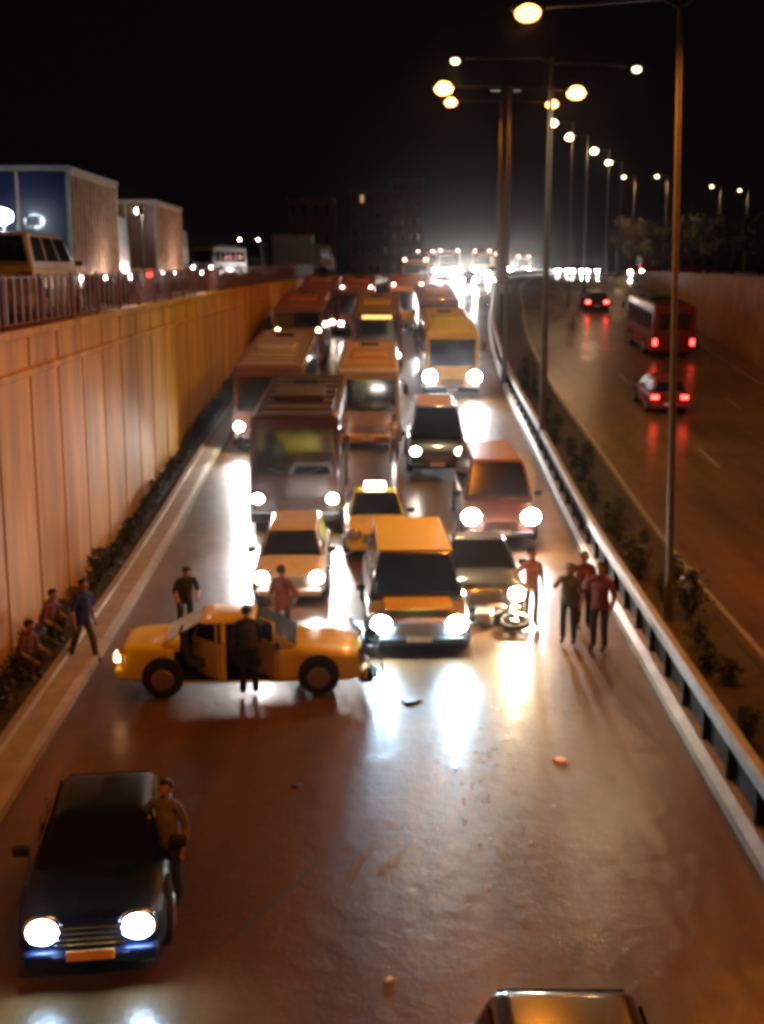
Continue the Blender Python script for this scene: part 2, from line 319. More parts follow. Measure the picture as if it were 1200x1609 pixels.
# ------------------------------------------------------------------ people
def person(label, loc, rz, height, shirt, legs, hair=(0.01, 0.008, 0.006), skin=(0.35, 0.19, 0.12), pose='stand', group=None, shoes=(0.02, 0.02, 0.02), lean=0.0, arms=None):
    V, E, T, Rd = [], [], [], []
    def v(p, r, par=None, tag_='skin'):
        V.append(Vector(p)); Rd.append(r); i = len(V) - 1
        if par is not None: E.append((par, i)); T.append(tag_)
        return i
    crouch = pose == 'crouch'
    pz = 0.93 if not crouch else 0.42
    st = 0.0 if pose != 'walk' else 0.24
    up = Matrix.Rotation(-R(lean), 3, 'X')           # leaning forward (towards -y)
    P0 = Vector((0, 0, pz))
    def U(x, y, z): return P0 + up.transposed() @ Vector((x, y, z - 0.93)) if lean else P0 + Vector((x, y, z - 0.93))
    pel = v(P0, 0.135, None)
    sp = v(U(0, 0.0, 1.12), 0.125, pel, 'shirt'); ch = v(U(0, 0.0, 1.31), 0.15, sp, 'shirt'); ut = v(U(0, 0.01, 1.43), 0.09, ch, 'shirt')
    nk = v(U(0, 0.005, 1.50), 0.052, ut, 'skin'); jw = v(U(0, -0.02, 1.57), 0.072, nk, 'skin'); hd = v(U(0, -0.005, 1.645), 0.092, jw, 'skin'); tp = v(U(0, 0.005, 1.71), 0.062, hd, 'skin')
    A = arms or {}
    hands = []
    for s in (-1, 1):
        el, wr = A.get(s, ((s*0.27, 0.03, 1.12), (s*0.27, -0.07, 0.88)))
        sh = v(U(s*0.185, 0.0, 1.405), 0.068, ut, 'shirt'); e_ = v(U(*el), 0.060, sh, 'shirt')
        w_ = v(U(*wr), 0.031, e_, 'skin'); d = (V[w_] - V[e_]).normalized(); pa = v(V[w_] + d*0.07, 0.036, w_, 'skin'); hands.append((V[pa].copy(), d, s))
    for s in (-1, 1):
        if crouch: hp, kn, an = (s*0.10, -0.03, 0.42), (s*0.17, -0.38, 0.50), (s*0.14, -0.22, 0.09)
        else: hp, kn, an = (s*0.10, 0, 0.88), (s*0.11, -0.03 - s*st*0.55, 0.50), (s*0.12, 0.02 - s*st, 0.09)
        h_ = v(hp, 0.095, pel, 'legs'); k_ = v(kn, 0.074, h_, 'legs'); a_ = v((an[0], an[1], an[2] + 0.03), 0.062, k_, 'legs'); v((an[0], an[1] - 0.16, 0.04), 0.04, a_, 'shoe')
    roots = [0]
    for (p, d, s) in hands:                          # five fingers, bent and unequal
        side = d.cross(Vector((1, 0, 0)) if abs(d.x) < 0.8 else Vector((0, 1, 0))).normalized(); inn = d.cross(side)
        for k, ln in enumerate((0.068, 0.078, 0.072, 0.058)):
            o_ = side * (0.024 - k*0.016); a0 = len(V)
            v(p + o_*0.6, 0.009, None); roots.append(a0); b0 = v(p + d*ln*0.62 + o_, 0.0085, a0, 'skin'); v(p + d*ln*1.15 + o_ - inn*0.022*s, 0.007, b0, 'skin')
        a0 = len(V); v(p - d*0.03 + side*0.01, 0.010, None); roots.append(a0); b0 = v(p + d*0.005 + side*0.045, 0.009, a0, 'skin'); v(p + d*0.04 + side*0.052, 0.0075, b0, 'skin')
    me = bpy.data.meshes.new('person_body'); me.from_pydata([tuple(p) for p in V], E, []); o = bpy.data.objects.new('tmp', me); COL.objects.link(o)
    o.modifiers.new('k', 'SKIN'); s2 = o.modifiers.new('s', 'SUBSURF'); s2.levels = 2; s2.render_levels = 2
    sv = me.skin_vertices[0].data if me.skin_vertices else None
    if sv is None:
        bpy.context.view_layer.objects.active = o
    for i, r_ in enumerate(Rd):
        sv[i].radius = (r_, r_*0.82 if i in (1, 2, 3) else r_); sv[i].use_root = i in roots
    nm = evaluated(o); bpy.data.objects.remove(o)
    ml = [mat('skin_%g' % skin[0], skin, 0.55), mat('cloth_%g_%g_%g' % shirt, shirt, 0.85, noise=0.3, nscale=9), mat('cloth_%g_%g_%g' % legs, legs, 0.85, noise=0.25, nscale=9), mat('shoe_%g' % shoes[0], shoes, 0.6)]
    ix = dict(skin=0, shirt=1, legs=2, shoe=3)
    for m_ in ml: nm.materials.append(m_)
    for p in nm.polygons:
        p.use_smooth = True; c = p.center; best = 9; bt = 'skin'
        for (a, b), tg in zip(E, T):
            A_, B_ = V[a], V[b]; d = B_ - A_; t_ = max(0, min(1, (c - A_).dot(d) / max(1e-6, d.dot(d)))); q = (c - A_ - d*t_).length - (Rd[a]*(1-t_) + Rd[b]*t_)
            if q < best: best = q; bt = tg
        p.material_index = ix[bt]
    b_ = bpy.data.objects.new('person', nm); COL.objects.link(b_); s_ = height / 1.76; b_.scale = (s_, s_, s_)
    b_.location = loc; b_.rotation_euler = (0, 0, rz); tag(b_, label, 'person', group)
    up_q = up.transposed() if lean else Matrix.Identity(3); er = up_q.to_euler()
    jb = B(); rg = []; q2 = random.Random(int(loc[0]*100))
    for z_, rx_, ry_ in ((1.36, 0.155, 0.115), (1.22, 0.168, 0.135), (1.06, 0.160, 0.135), (0.94, 0.178, 0.150), (0.84, 0.192, 0.162)):
        rg.append([U(rx_*math.cos(a_)*(1 + 0.05*math.sin(a_*5 + z_*9)), ry_*math.sin(a_)*(1 + 0.07*math.sin(a_*4 + q2.uniform(0, 1))), z_ + 0.012*math.sin(a_*3)) for a_ in [2*math.pi*k/20 for k in range(20)]])
    loft(jb, rg, caps=False); js = obj('shirt_body', jb, ml[1], b_, True); sd = js.modifiers.new('s', 'SOLIDIFY'); sd.thickness = 0.012
    hb = B(); ell(hb, U(0, 0.018, 1.665), (0.098, 0.105, 0.095), 16, 10, er); 
    h_ = obj('hair', hb, mat('hair_%g' % hair[0], hair, 0.7, bump=0.5, bscale=60), b_, True)
    for v_ in h_.data.vertices:
        q = up_q.transposed() @ (v_.co - U(0, 0.0, 1.66))
        if q.y < -0.02 and q.z < 0.035: v_.co = v_.co + up_q @ Vector((0, 0.07, 0.02))
    eb = B()
    for s in (-1, 1): ell(eb, U(s*0.033, -0.088, 1.635), (0.013, 0.008, 0.008), 8, 6)
    ell(eb, U(0, -0.094, 1.575), (0.022, 0.008, 0.005), 8, 6)
    obj('eyes_and_mouth', eb, mat('features', (0.05, 0.015, 0.012), 0.5), b_)
    nb = B(); ell(nb, U(0, -0.100, 1.607), (0.014, 0.018, 0.022), 8, 6)
    for s in (-1, 1): ell(nb, U(s*0.092, 0.0, 1.62), (0.012, 0.02, 0.032), 8, 6)
    obj('nose_and_ears', nb, ml[0], b_, True)
    return b_

# ------------------------------------------------------------------ ground, road, walls
def frange(a, b, s):
    o = []; x = a
    while x < b - 1e-6: o.append(x); x += s
    return o
YS = frange(-30, 70, 1.0) + frange(70, 160, 2.0) + frange(160, 400, 8.0) + frange(400, 1600, 60.0)
def sheet(name, ys, fx0, fx1, fz, n, m, dz=0.0):
    bm = B(); rows = []
    for y in ys:
        a, b = fx0(y), fx1(y); rows.append([bm.verts.new((a + (b - a)*k/n, y, (fz(y) if not callable(dz) else fz(y)) + (dz if not callable(dz) else 0))) for k in range(n + 1)])
    for i in range(len(rows) - 1):
        for k in range(n): bm.faces.new((rows[i][k], rows[i][k+1], rows[i+1][k+1], rows[i+1][k]))
    return obj(name, bm, m, None, True)
def extr(bm, ys, prof, closed=True):
    """sweep a profile prof(y) -> [(x, z), ...] along the road"""
    loft(bm, [[(x, y, z) for x, z in prof(y)] for y in ys]); return bm

def asphalt():
    m = bpy.data.materials.new('wet_asphalt'); m.use_nodes = True; t = m.node_tree; b = t.nodes['Principled BSDF']; L = t.links.new
    tc = t.nodes.new('ShaderNodeTexCoord')
    def noise(scale, det=4, sx=1, sy=1, rough=0.6, dist=0.0):
        mp = t.nodes.new('ShaderNodeMapping'); mp.inputs['Scale'].default_value = (sx, sy, 1); L(tc.outputs['Object'], mp.inputs['Vector'])
        n = t.nodes.new('ShaderNodeTexNoise'); n.inputs['Scale'].default_value = scale; n.inputs['Detail'].default_value = det; n.inputs['Roughness'].default_value = rough; n.inputs['Distortion'].default_value = dist
        L(mp.outputs[0], n.inputs['Vector']); return n.outputs[0]
    def rng(v, a, b_, c, d):
        r = t.nodes.new('ShaderNodeMapRange'); r.inputs[1].default_value = a; r.inputs[2].default_value = b_; r.inputs[3].default_value = c; r.inputs[4].default_value = d; L(v, r.inputs[0]); return r.outputs[0]
    def mth(op, a, c):
        n = t.nodes.new('ShaderNodeMath'); n.operation = op
        for k, q in enumerate((a, c)):
            if isinstance(q, (int, float)): n.inputs[k].default_value = q
            else: L(q, n.inputs[k])
        return n.outputs[0]
    big = noise(0.16, 5, 1.0, 0.45, 0.6, 0.6); streak = noise(0.9, 4, 1.0, 0.07); fine = noise(22, 3); mid = noise(1.6, 6, 1, 0.6, 0.65, 1.0)
    tone = mth('ADD', rng(big, 0.35, 0.65, 0.7, 1.25), rng(streak, 0.35, 0.65, -0.34, 0.34))
    tone = mth('MULTIPLY', tone, rng(fine, 0.2, 0.8, 0.8, 1.2))
    col = t.nodes.new('ShaderNodeVectorMath'); col.operation = 'SCALE'; col.inputs[0].default_value = (0.105, 0.053, 0.017); L(tone, col.inputs['Scale']); L(col.outputs[0], b.inputs['Base Color'])
    wet = mth('MULTIPLY', rng(big, 0.36, 0.62, 0.0, 1.0), rng(mid, 0.3, 0.62, 0.3, 1.0))
    L(rng(wet, 0, 1, 0.42, 0.62), b.inputs['Roughness'])
    L(rng(wet, 0, 1, 0.2, 0.9), b.inputs['Coat Weight']); L(rng(mid, 0.3, 0.7, 0.08, 0.24), b.inputs['Coat Roughness'])
    b.inputs['Coat IOR'].default_value = 1.36; b.inputs['Specular IOR Level'].default_value = 0.12
    bp = t.nodes.new('ShaderNodeBump'); bp.inputs['Strength'].default_value = 0.4; bp.inputs['Distance'].default_value = 0.025
    hgt = mth('ADD', mth('MULTIPLY', fine, 0.35), mth('MULTIPLY', noise(3.0, 5, 1, 0.8), 1.6)); L(hgt, bp.inputs['Height']); L(bp.outputs[0], b.inputs['Normal']); L(bp.outputs[0], b.inputs['Coat Normal'])
    return m
ASPH = asphalt()
CONC = mat('concrete', (0.36, 0.31, 0.25), 0.75, noise=0.3, nscale=1.3, bump=0.3, bscale=9)
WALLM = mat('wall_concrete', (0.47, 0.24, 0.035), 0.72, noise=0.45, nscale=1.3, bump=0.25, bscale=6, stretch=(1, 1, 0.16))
KERB = mat('kerb_concrete', (0.30, 0.24, 0.16), 0.6, noise=0.25, nscale=2.0, bump=0.3, bscale=20)
SOIL = mat('soil', (0.035, 0.025, 0.018), 0.95, noise=0.4, nscale=4)
GROUNDM = mat('ground_paving', (0.07, 0.06, 0.055), 0.8, noise=0.3, nscale=0.4)
WHITE_LINE = mat('worn_road_paint', (0.17, 0.15, 0.12), 0.5, noise=0.45, nscale=2.5)

struct(sheet('road', YS, lambda y: wl(y) + 0.1, lambda y: xr(y) + 0.1, zr, 40, ASPH))
struct(sheet('street', YS, lambda y: -60.0 - max(0, -y), lambda y: wl(y) - 0.28, ztop, 6, GROUNDM))
struct(sheet('ground', YS, lambda y: -1500.0, lambda y: -60.0 - max(0, -y), ztop, 2, GROUNDM))
struct(sheet('ground', YS, lambda y: xr(y) + 0.28, lambda y: 1800.0, ztop, 4, GROUNDM))
YW = [y for y in YS if y <= 150]
# left retaining wall with its ledge, rebates and coping
def left_wall():
    bm = B(); ys = []
    y = -28.0
    while y < 134: ys += [y, y + 2.32, y + 2.34, y + 2.46, y + 2.48]; y += 2.5
    def prof(y, groove):
        z0, z1, x = zr(y) - 0.5, ztop(y), wl(y); d = 0.06 if groove else 0.0; zl = max(z1 - 0.95, z0 + 0.3)
        return [(x - 0.28, z0), (x - d, z0), (x - d, zl), (x + 0.05, zl + 0.03), (x + 0.05, zl + 0.15), (x - d, zl + 0.18), (x - d, z1 - 0.16), (x + 0.09, z1 - 0.14), (x + 0.09, z1 + 0.02), (x - 0.28, z1 + 0.02)]
    rings = []
    for i, y in enumerate(ys): rings.append([(x, y, z) for x, z in prof(y, i % 5 in (2, 3))])
    loft(bm, rings); return obj('retaining_wall', bm, WALLM)
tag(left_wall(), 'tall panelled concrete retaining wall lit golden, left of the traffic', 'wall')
def right_wall():
    bm = B(); extr(bm, YW, lambda y: [(xr(y), zr(y) - 0.5), (xr(y) + 0.27, zr(y) - 0.5), (xr(y) + 0.27, ztop(y) + 0.5), (xr(y) - 0.05, ztop(y) + 0.5), (xr(y) - 0.05, ztop(y) + 0.3), (xr(y), ztop(y) + 0.28)]); return obj('retaining_wall', bm, mat('far_wall', (0.16, 0.09, 0.04), 0.8, noise=0.4, nscale=0.8))
tag(right_wall(), 'brown retaining wall beyond the right carriageway', 'wall')
# planting bed, kerb walk, fence
struct(obj('planting_bed', extr(B(), YW, lambda y: [(wl(y) + 0.03, zr(y) + 0.02), (wl(y) + 0.78, zr(y) + 0.02), (wl(y) + 0.78, zr(y) + 0.12), (wl(y) + 0.03, zr(y) + 0.16)]), SOIL))
struct(obj('kerb', extr(B(), YW, lambda y: [(wl(y) + 0.785, zr(y) - 0.03), (wl(y) + 1.5, zr(y) - 0.03), (wl(y) + 1.5, zr(y) + 0.14), (wl(y) + 1.36, zr(y) + 0.17), (wl(y) + 0.95, zr(y) + 0.165), (wl(y) + 0.93, zr(y) + 0.24), (wl(y) + 0.785, zr(y) + 0.24)]), KERB))
struct(obj('median_kerb', extr(B(), YW, lambda y: [(xb(y) + 0.31, zr(y) - 0.03), (xb(y) + 2.2, zr(y) - 0.03), (xb(y) + 2.2, zr(y) + 0.15), (xb(y) + 2.05, zr(y) + 0.17), (xb(y) + 2.0, zr(y) + 0.13), (xb(y) + 0.31, zr(y) + 0.13)]), SOIL))
# median barrier: pale foot, dark ribbed face, pale top beam
def barrier():
    t = thing('median_barrier', 'long low barrier with pale top rail curving away on the right of the traffic', 'barrier', (0, 0, 0))
    yb = [y for y in YS if -6 <= y <= 400]
    obj('foot', extr(B(), yb, lambda y: [(xb(y) - 0.10, zr(y) - 0.05), (xb(y) + 0.30, zr(y) - 0.05), (xb(y) + 0.30, zr(y) + 0.26), (xb(y) + 0.02, zr(y) + 0.26), (xb(y) - 0.10, zr(y) + 0.16)]), KERB, t)
    obj('face_panel', extr(B(), yb, lambda y: [(xb(y) + 0.17, zr(y) + 0.262), (xb(y) + 0.24, zr(y) + 0.262), (xb(y) + 0.24, zr(y) + 0.74), (xb(y) + 0.17, zr(y) + 0.74)]), mat('barrier_face', (0.02, 0.018, 0.018), 0.8, noise=0.4, nscale=3, spec=0.1), t)
    obj('top_rail', extr(B(), yb, lambda y: [(xb(y) + 0.08, zr(y) + 0.74), (xb(y) + 0.30, zr(y) + 0.74), (xb(y) + 0.30, zr(y) + 0.90), (xb(y) + 0.25, zr(y) + 0.94), (xb(y) + 0.13, zr(y) + 0.94), (xb(y) + 0.08, zr(y) + 0.90)]), STEEL, t)
    first = None
    for k in range(62):
        y = 10.5 + k * 1.5
        o = obj('post', box(B(), (0, 0, 0.5), (0.10, 0.10, 0.5), bev=0.01), mat('barrier_face', (0, 0, 0)), t) if not first else first.copy()
        if first: COL.objects.link(o); o.parent = t
        else: first = o
        o.location = (xb(y) + 0.11, y, zr(y))
barrier()
def fence():
    t = thing('picket_fence', 'rusty picket fence standing on top of the left retaining wall', 'fence', (0, 0, 0)); FM = mat('fence_paint', (0.16, 0.045, 0.035), 0.55, noise=0.35, nscale=5)
    y = 8.0
    while y < 96:
        y1 = y + 3.0; a = Vector((wl(y) - 0.1, y, ztop(y) + 0.02)); b = Vector((wl(y1) - 0.1, y1, ztop(y1) + 0.02)); hgt = 1.02
        bm = B(); d = (b - a)
        for z in (0.08, hgt - 0.03): tube(bm, [a + Vector((0, 0, z)), b + Vector((0, 0, z))], 0.025, 6)
        for k in range(5):
            p = a + d * ((k + 0.5) / 5); box(bm, p + Vector((0, 0, hgt/2 + 0.03)), (0.03, 0.20, hgt - 0.05))
        obj('fence_panel', bm, FM, t)
        obj('fence_post', box(B(), a + Vector((0, 0, hgt/2 + 0.02)), (0.07, 0.07, hgt + 0.04), bev=0.01), FM, t); y = y1
fence()
# worn lane lines
def dash(ys, fx, wd, name='lane_marking'):
    bm = B()
    for (a, b) in ys:
        n = max(2, int((b - a) / 1.0)); r0 = None
        for k in range(n + 1):
            y = a + (b - a)*k/n; r = (bm.verts.new((fx(y) - wd/2, y, zr(y) + 0.006)), bm.verts.new((fx(y) + wd/2, y, zr(y) + 0.006)))
            if r0: bm.faces.new((r0[0], r0[1], r[1], r[0]))
            r0 = r
    return struct(obj(name, bm, WHITE_LINE))
dash([(y, y + 3) for y in frange(6, 300, 9)], lambda y: xb(y) + 2.4 + 3.8, 0.14)
dash([(y, y + 3) for y in frange(8, 300, 9)], lambda y: xb(y) + 2.4 + 7.6, 0.14)
dash([(2, 300)], lambda y: xb(y) + 2.45, 0.12)
dash([(2, 300)], lambda y: xr(y) - 1.3, 0.14)

# ------------------------------------------------------------------ street lamps
def lamp(label, x, y, top, arms, glow=60.0, power=0, heads_z=None, r=0.11, group='street lamps on the median', zbase=None, col=SODIUM, hs=1.0):
    z0 = zr(y) if zbase is None else zbase
    t = thing('street_lamp', label, 'street lamp', (x, y, z0), 0, group); h = top - z0
    obj('pole', cyl(B(), (0, 0, 0), (0, 0, h), r, r*0.55, 14), POLE, t)
    obj('base_plate', box(cyl(B(), (0, 0, 0.0), (0, 0, 0.9), r*1.35, r*1.25, 14), (0, 0, 0.03), (0.5, 0.5, 0.06), bev=0.01), POLE, t)
    for k, (ax, az) in enumerate(arms):
        s = 1 if ax > 0 else -1; hz = az - z0
        ab = B(); tube(ab, [(0, 0, h - 0.25), (s*0.35, 0, h + (hz - h)*0.5 + 0.05), (ax - s*0.35, 0, hz + 0.06)], [0.045, 0.04, 0.03]); obj('arm', ab, BLACK, t, True)
        hb = B(); ell(hb, (ax, 0, hz + 0.07), (0.36*hs, 0.15*hs, 0.09*hs)); hd_ = obj('lamp_head', hb, BLACK, t, True)
        lb = B(); ell(lb, (ax, -0.03, hz - 0.03), (0.25*hs, 0.2*hs, 0.17*hs)); obj('lens', lb, emis('lamp_%g_%g' % (glow, col[2]), (col[0], col[1]*0.85 + 0.12, col[2]*0.9 + 0.05), glow*0.4), hd_, True)
        if power:
            l = bpy.data.lights.new('street_lamp_light', 'SPOT'); l.energy = power; l.color = col; l.shadow_soft_size = 0.2; l.spot_size = R(165); l.spot_blend = 0.5
            o = bpy.data.objects.new('street_lamp_light', l); COL.objects.link(o); o.parent = t; o.location = (ax, 0, hz - 0.2)
    return t
PW = 3400.0
warm = (1.0, 0.55, 0.22)
p = G(1050, 985); hd = atY(830, 2, p.y)
lamp('nearest and tallest street lamp, its orange lamp cut by the top edge', p.x + 0.0, p.y, hd.z + 0.15, [(hd.x - p.x + 0.34, hd.z - 0.1), (3.0, hd.z)], 30, PW, r=0.085).rotation_euler = (0, -R(1.6), 0)
lamp('street lamp standing behind the viewpoint', 5.6, 1.0, 13.4, [(-2.9, 13.2), (3.0, 13.3)], 30, PW*0.95)
def pair(l, r_, Y, label, glow, power, hs=1.0, col=SODIUM, px=None):
    a = atY(*l, Y); b = atY(*r_, Y); mx = X(px, Y, 3) if px else (a.x + b.x)/2; top = max(a.z, b.z) + 0.1
    lamp(label, mx, Y, top, [(a.x - mx, a.z), (b.x - mx, b.z)], glow, power, col=col, hs=hs, r=0.13)
pair((715, 95), (1000, 108), 44, 'street lamp with two pale small lamps on long arms, second pole from the right', 18, 2000, 0.62, (1.0, 0.72, 0.38), 853)
# its left arm lights the road from the same height
pair((697, 138), (905, 145), 59, 'street lamp with a yellow left lamp and a large orange right lamp', 60, PW*2.4, 1.7)
pair((708, 160), (867, 163), 80, 'street lamp just behind and below the large orange lamp', 60, PW*2, 1.5)
for i, (px, py, Y, nm) in enumerate([(868, 193, 97, 'street lamp with a small round lamp under the brightest orange lamps'), (895, 215, 108, 'first of the descending row of single lamps going right'),
                                 (933, 237, 128, 'second of the descending row of single lamps going right'), (956, 255, 150, 'third and lowest of the bright descending lamps'),
                                 (980, 278, 178, 'dim lamp below the descending row'), (1032, 277, 185, 'white lamp just left of the nearest tall pole'), (1118, 293, 215, 'small white lamp right of the nearest tall pole'), (1162, 299, 235, 'smallest white lamp near the right edge')]):
    a = atY(px, py, Y); lamp(nm, a.x + 1.6, Y, a.z + 0.1, [(-1.6, a.z)], 70 if i < 4 else 30, PW*1.5 if i < 3 else 0 if i < 4 else PW*1.6, hs=1.5 if i < 4 else 1.1, r=0.12, col=(1, 0.62, 0.32))
# broad dark mast
mp_ = thing('advertising_mast', 'broad brown mast rising dimly beyond the traffic, left of the lamp poles', 'mast', (X(790, 108, 10), 108, zr(108)))
obj('mast', cyl(B(), (0, 0, 0), (0, 0, 17.0), 0.62, 0.5, 20), mat('mast_paint', (0.12, 0.06, 0.045), 0.6, noise=0.2), mp_)
obj('head_frame', box(B(), (0, 0, 17.2), (2.6, 0.5, 0.35), bev=0.05), mat('mast_paint', (0.12, 0.06, 0.045)), mp_)
obj('foot_collar', cyl(B(), (0, 0, 0), (0, 0, 0.8), 0.8, 0.75, 20), STEEL, mp_)

# ------------------------------------------------------------------ the traffic jam
YEL = paint('taxi_yellow', (0.78, 0.64, 0.02)); ORG = paint('cab_orange', (0.62, 0.26, 0.05)); WHT = paint('white', (0.75, 0.72, 0.68)); DRK = paint('black', (0.012, 0.011, 0.016))
NAVY = mat('dark_blue_paint', (0.002, 0.006, 0.030), 0.45, coat=0.12, spec=0.15, noise=0.2); BRN = paint('brown', (0.26, 0.11, 0.07)); RED = paint('dark_red', (0.22, 0.02, 0.03)); SIL = paint('silver', (0.42, 0.43, 0.44), 0.3, 0.3); CREAM = paint('cream', (0.55, 0.36, 0.22))
COOL = (0.50, 0.76, 1.0); WARMW = (1.0, 0.86, 0.72); NEUT = (1.0, 0.93, 0.88)
g_t = 'taxis held up in the jam'; g_b = 'buses held up in the jam'
def slope(y): return math.atan((zr(y + 2) - zr(y - 2)) / 4)
def place(px, py, h, L):                       # centre of a vehicle of length L whose front stands there
    p_ = G(px, py, h); y = p_.y + L/2; return (p_.x, y, zr(y))

c, i1 = car('parked_car', 'dark blue car with bluish headlights on, alone at the bottom left', 'car', place(108, 1462, 0.62, 3.2), R(8), NAVY, L=3.2, W=1.62, Ht=1.20, hood=0.80, belt=0.82, hl_z=0.62, kind='hatch', lens=COOL, es=170, power=900, plate=PLATE_LIT, sx=0.50)
p = place(651, 975, 0.7, 4.7)
c, i2 = car('taxi', 'yellow people-carrier taxi with silver grille and white headlights in the middle of the road', 'taxi', p, R(2), SIL, L=5.0, W=2.10, Ht=1.84, kind='van', lens=(0.52, 0.80, 1.0), es=480, power=600, hr=0.20, group=g_t, roofm=YEL, sx=0.75, tilt=7)
i2['cab'].data.materials[0] = DRK
bb_ = B(); box(bb_, (0, i2['f'] + 0.45, 0.955), (1.35, 0.62, 0.05), rot=(0.13, 0, 0), bev=0.02); obj('bonnet', bb_, YEL, c, True)
for o in c.children:
    if o.name.startswith('roof_panel'): o.scale = (1.12, 1.04, 2.0); o.location.z = -1.842; o.data.materials[0] = mat('roof_yellow_lit', (0.92, 0.84, 0.04), 0.35, coat=0.6)  # lighter yellow puts the white light on the roof into its colour
car('parked_car', 'dark saloon with warm headlights right of the yellow people carrier', 'car', place(762, 934, 0.66, 4.3), R(1), DRK, W=1.76, lens=(1, 0.80, 0.48), es=750, power=420, tilt=7)
p = G(575, 765, 1.6); car('taxi', 'yellow taxi with a glaring white roof sign behind the people carrier', 'taxi', (p.x + 0.25, p.y + 0.3, zr(p.y)), R(2), YEL, L=4.2, W=1.72, Ht=1.45, sign=((1, 0.86, 0.9), 45), lens=NEUT, es=0, group=g_t)
car('minibus', 'brown minibus with big glaring headlights next to the right barrier', 'minibus', place(787, 822, 0.75, 5.4), R(0), BRN, L=5.4, W=2.05, Ht=2.15, kind='van', lens=NEUT, es=400, power=900, hr=0.24, hood=1.05, belt=1.05, hl_z=0.80, roofm=ORG, sx=0.80)
car('minibus', 'dark minibus with an orange roof left of and behind the brown minibus', 'minibus', place(688, 655, 2.15, 5.2), 0, DRK, L=5.2, W=2.0, Ht=2.2, kind='van', lens=WARMW, es=60, both=(1, 0), roofm=ORG, hood=1.05, belt=1.05, hl_z=0.8)
p = G(452, 952); car('parked_car', 'white car with its headlights on right behind the damaged taxi', 'car', (p.x, p.y + 2.1, 0), R(1), WHT, L=4.2, W=1.70, Ht=1.45, kind='hatch', lens=NEUT, es=90, power=900, roofm=WHT, tilt=9)
# buses: front at the origin
def bplace(px, py, h): p_ = G(px, py, h); return (p_.x, p_.y, zr(p_.y))
def B_(name, label, px, py, h, **k):
    l = bplace(px, py, h); kw = dict(rx=slope(l[1] + 4), group=g_b); kw.update(k); return bus(name, label, 'bus', l, k.pop('rz', 0) if 'rz' in k else 0, kw.pop('pm'), **{a: b for a, b in kw.items() if a != 'rz'})
B_('bus', 'dark red coach with two round headlights, foremost bus in the left lane', 464, 783, 0.95, pm=paint('maroon', (0.045, 0.012, 0.012)), L=8.0, W=2.65, Ht=3.3, es=200, power=1500, tilt=4, lens=NEUT, hl_z=0.95, roofm=mat('coach_roof', (0.06, 0.03, 0.024), 0.6, noise=0.3), ws=(0.45, 0.88), hr=0.15)
B_('bus', 'brown bus with a single bright headlight beside the left kerb, behind the dark coach', 422, 670, 0.95, pm=BRN, L=11, W=2.7, Ht=3.2, es=350, power=1500, lens=NEUT, hl_z=0.95, roofm=CREAM, hr=0.17)
B_('bus', 'small orange-brown bus in the middle lane behind the glaring roof sign', 578, 580, 3.0, pm=CREAM, L=8.5, W=2.45, Ht=3.0, es=90, lens=NEUT, roofm=ORG, frontm=ORG, hl_z=0.9)
B_('bus', 'yellow-roofed bus with dazzling white headlights next to the right barrier', 710, 592, 1.0, pm=paint('bus_yellow', (0.70, 0.40, 0.08)), L=10.5, W=2.55, Ht=3.1, es=320, power=2000, lens=(0.9, 0.96, 1.0), hl_z=1.0, roofm=YEL, hr=0.3)
B_('bus', 'orange bus with its yellow sign panel lit, top of the middle lane', 592, 490, 3.1, pm=BRN, L=11, W=2.7, Ht=3.1, es=60, lens=NEUT, roofm=YEL, signm=emis('sign_a', (1, 0.6, 0.15), 2))
B_('bus', 'square orange bus with two small lamps, top of the left lane', 468, 483, 3.1, pm=BRN, L=11, W=2.75, Ht=3.1, es=30, lens=(1, 0.7, 0.4), roofm=ORG, frontm=ORG, hl_z=1.9, ws=(0.62, 0.9))
B_('bus', 'purple-fronted bus with white reflections along its side in front of the far glare', 690, 470, 3.1, pm=paint('violet', (0.20, 0.10, 0.22)), L=11, W=2.5, Ht=3.1, es=200, lens=NEUT, roofm=ORG, side_glow=emis('bus_side_reflection', (1, 0.9, 0.8), 4), power=800)  # side windows glow in place of reflections along the bus
B_('bus', 'brown bus just behind the orange bus of the middle lane', 560, 452, 3.1, pm=BRN, L=10, W=2.5, Ht=3.1, es=120, lens=NEUT, roofm=ORG, markers=emis('marker', (1, 0.4, 0.3), 40))
B_('bus', 'dim brown bus at the far top of the left lane', 498, 450, 3.1, pm=BRN, L=10, W=2.5, Ht=3.1, es=60, lens=(1, 0.7, 0.5), roofm=CREAM)
B_('bus', 'orange bus behind the purple-fronted bus', 640, 448, 3.1, pm=ORG, L=10, W=2.5, Ht=3.1, es=160, lens=NEUT, roofm=ORG, markers=emis('marker', (1, 0.4, 0.3), 40))
# far end of the jam, at street level
far = [(652, 455, 105, 'bus', CREAM, 120), (705, 0, 128, 'bus', WHT, 3000), (757, 0, 150, 'bus', CREAM, 3000), (668, 0, 150, 'coach', RED, 40), (788, 0, 176, 'bus', ORG, 3000), (822, 0, 215, 'bus', CREAM, 900), (735, 0, 118, 'car', DRK, 1200), (775, 0, 135, 'car', WHT, 1200), (812, 0, 190, 'car', DRK, 900), (850, 0, 232, 'car', DRK, 700), (700, 0, 168, 'bus', ORG, 200)]
HB = 9000
flabel = ['pale bus at the left end of the far glare', 'white bus throwing the left one of the two big far glares', 'cream bus inside the far glare', 'dark red coach with two roof lamps above the far glare',
          'orange bus throwing the right one of the two big far glares', 'cream bus at the right tip of the far glare', 'dark car low inside the far glare', 'white car by the barrier bend, dazzling', 'dark car behind the barrier bend, dazzling', 'farthest dark car beyond the barrier bend', 'orange bus between the two big far glares']
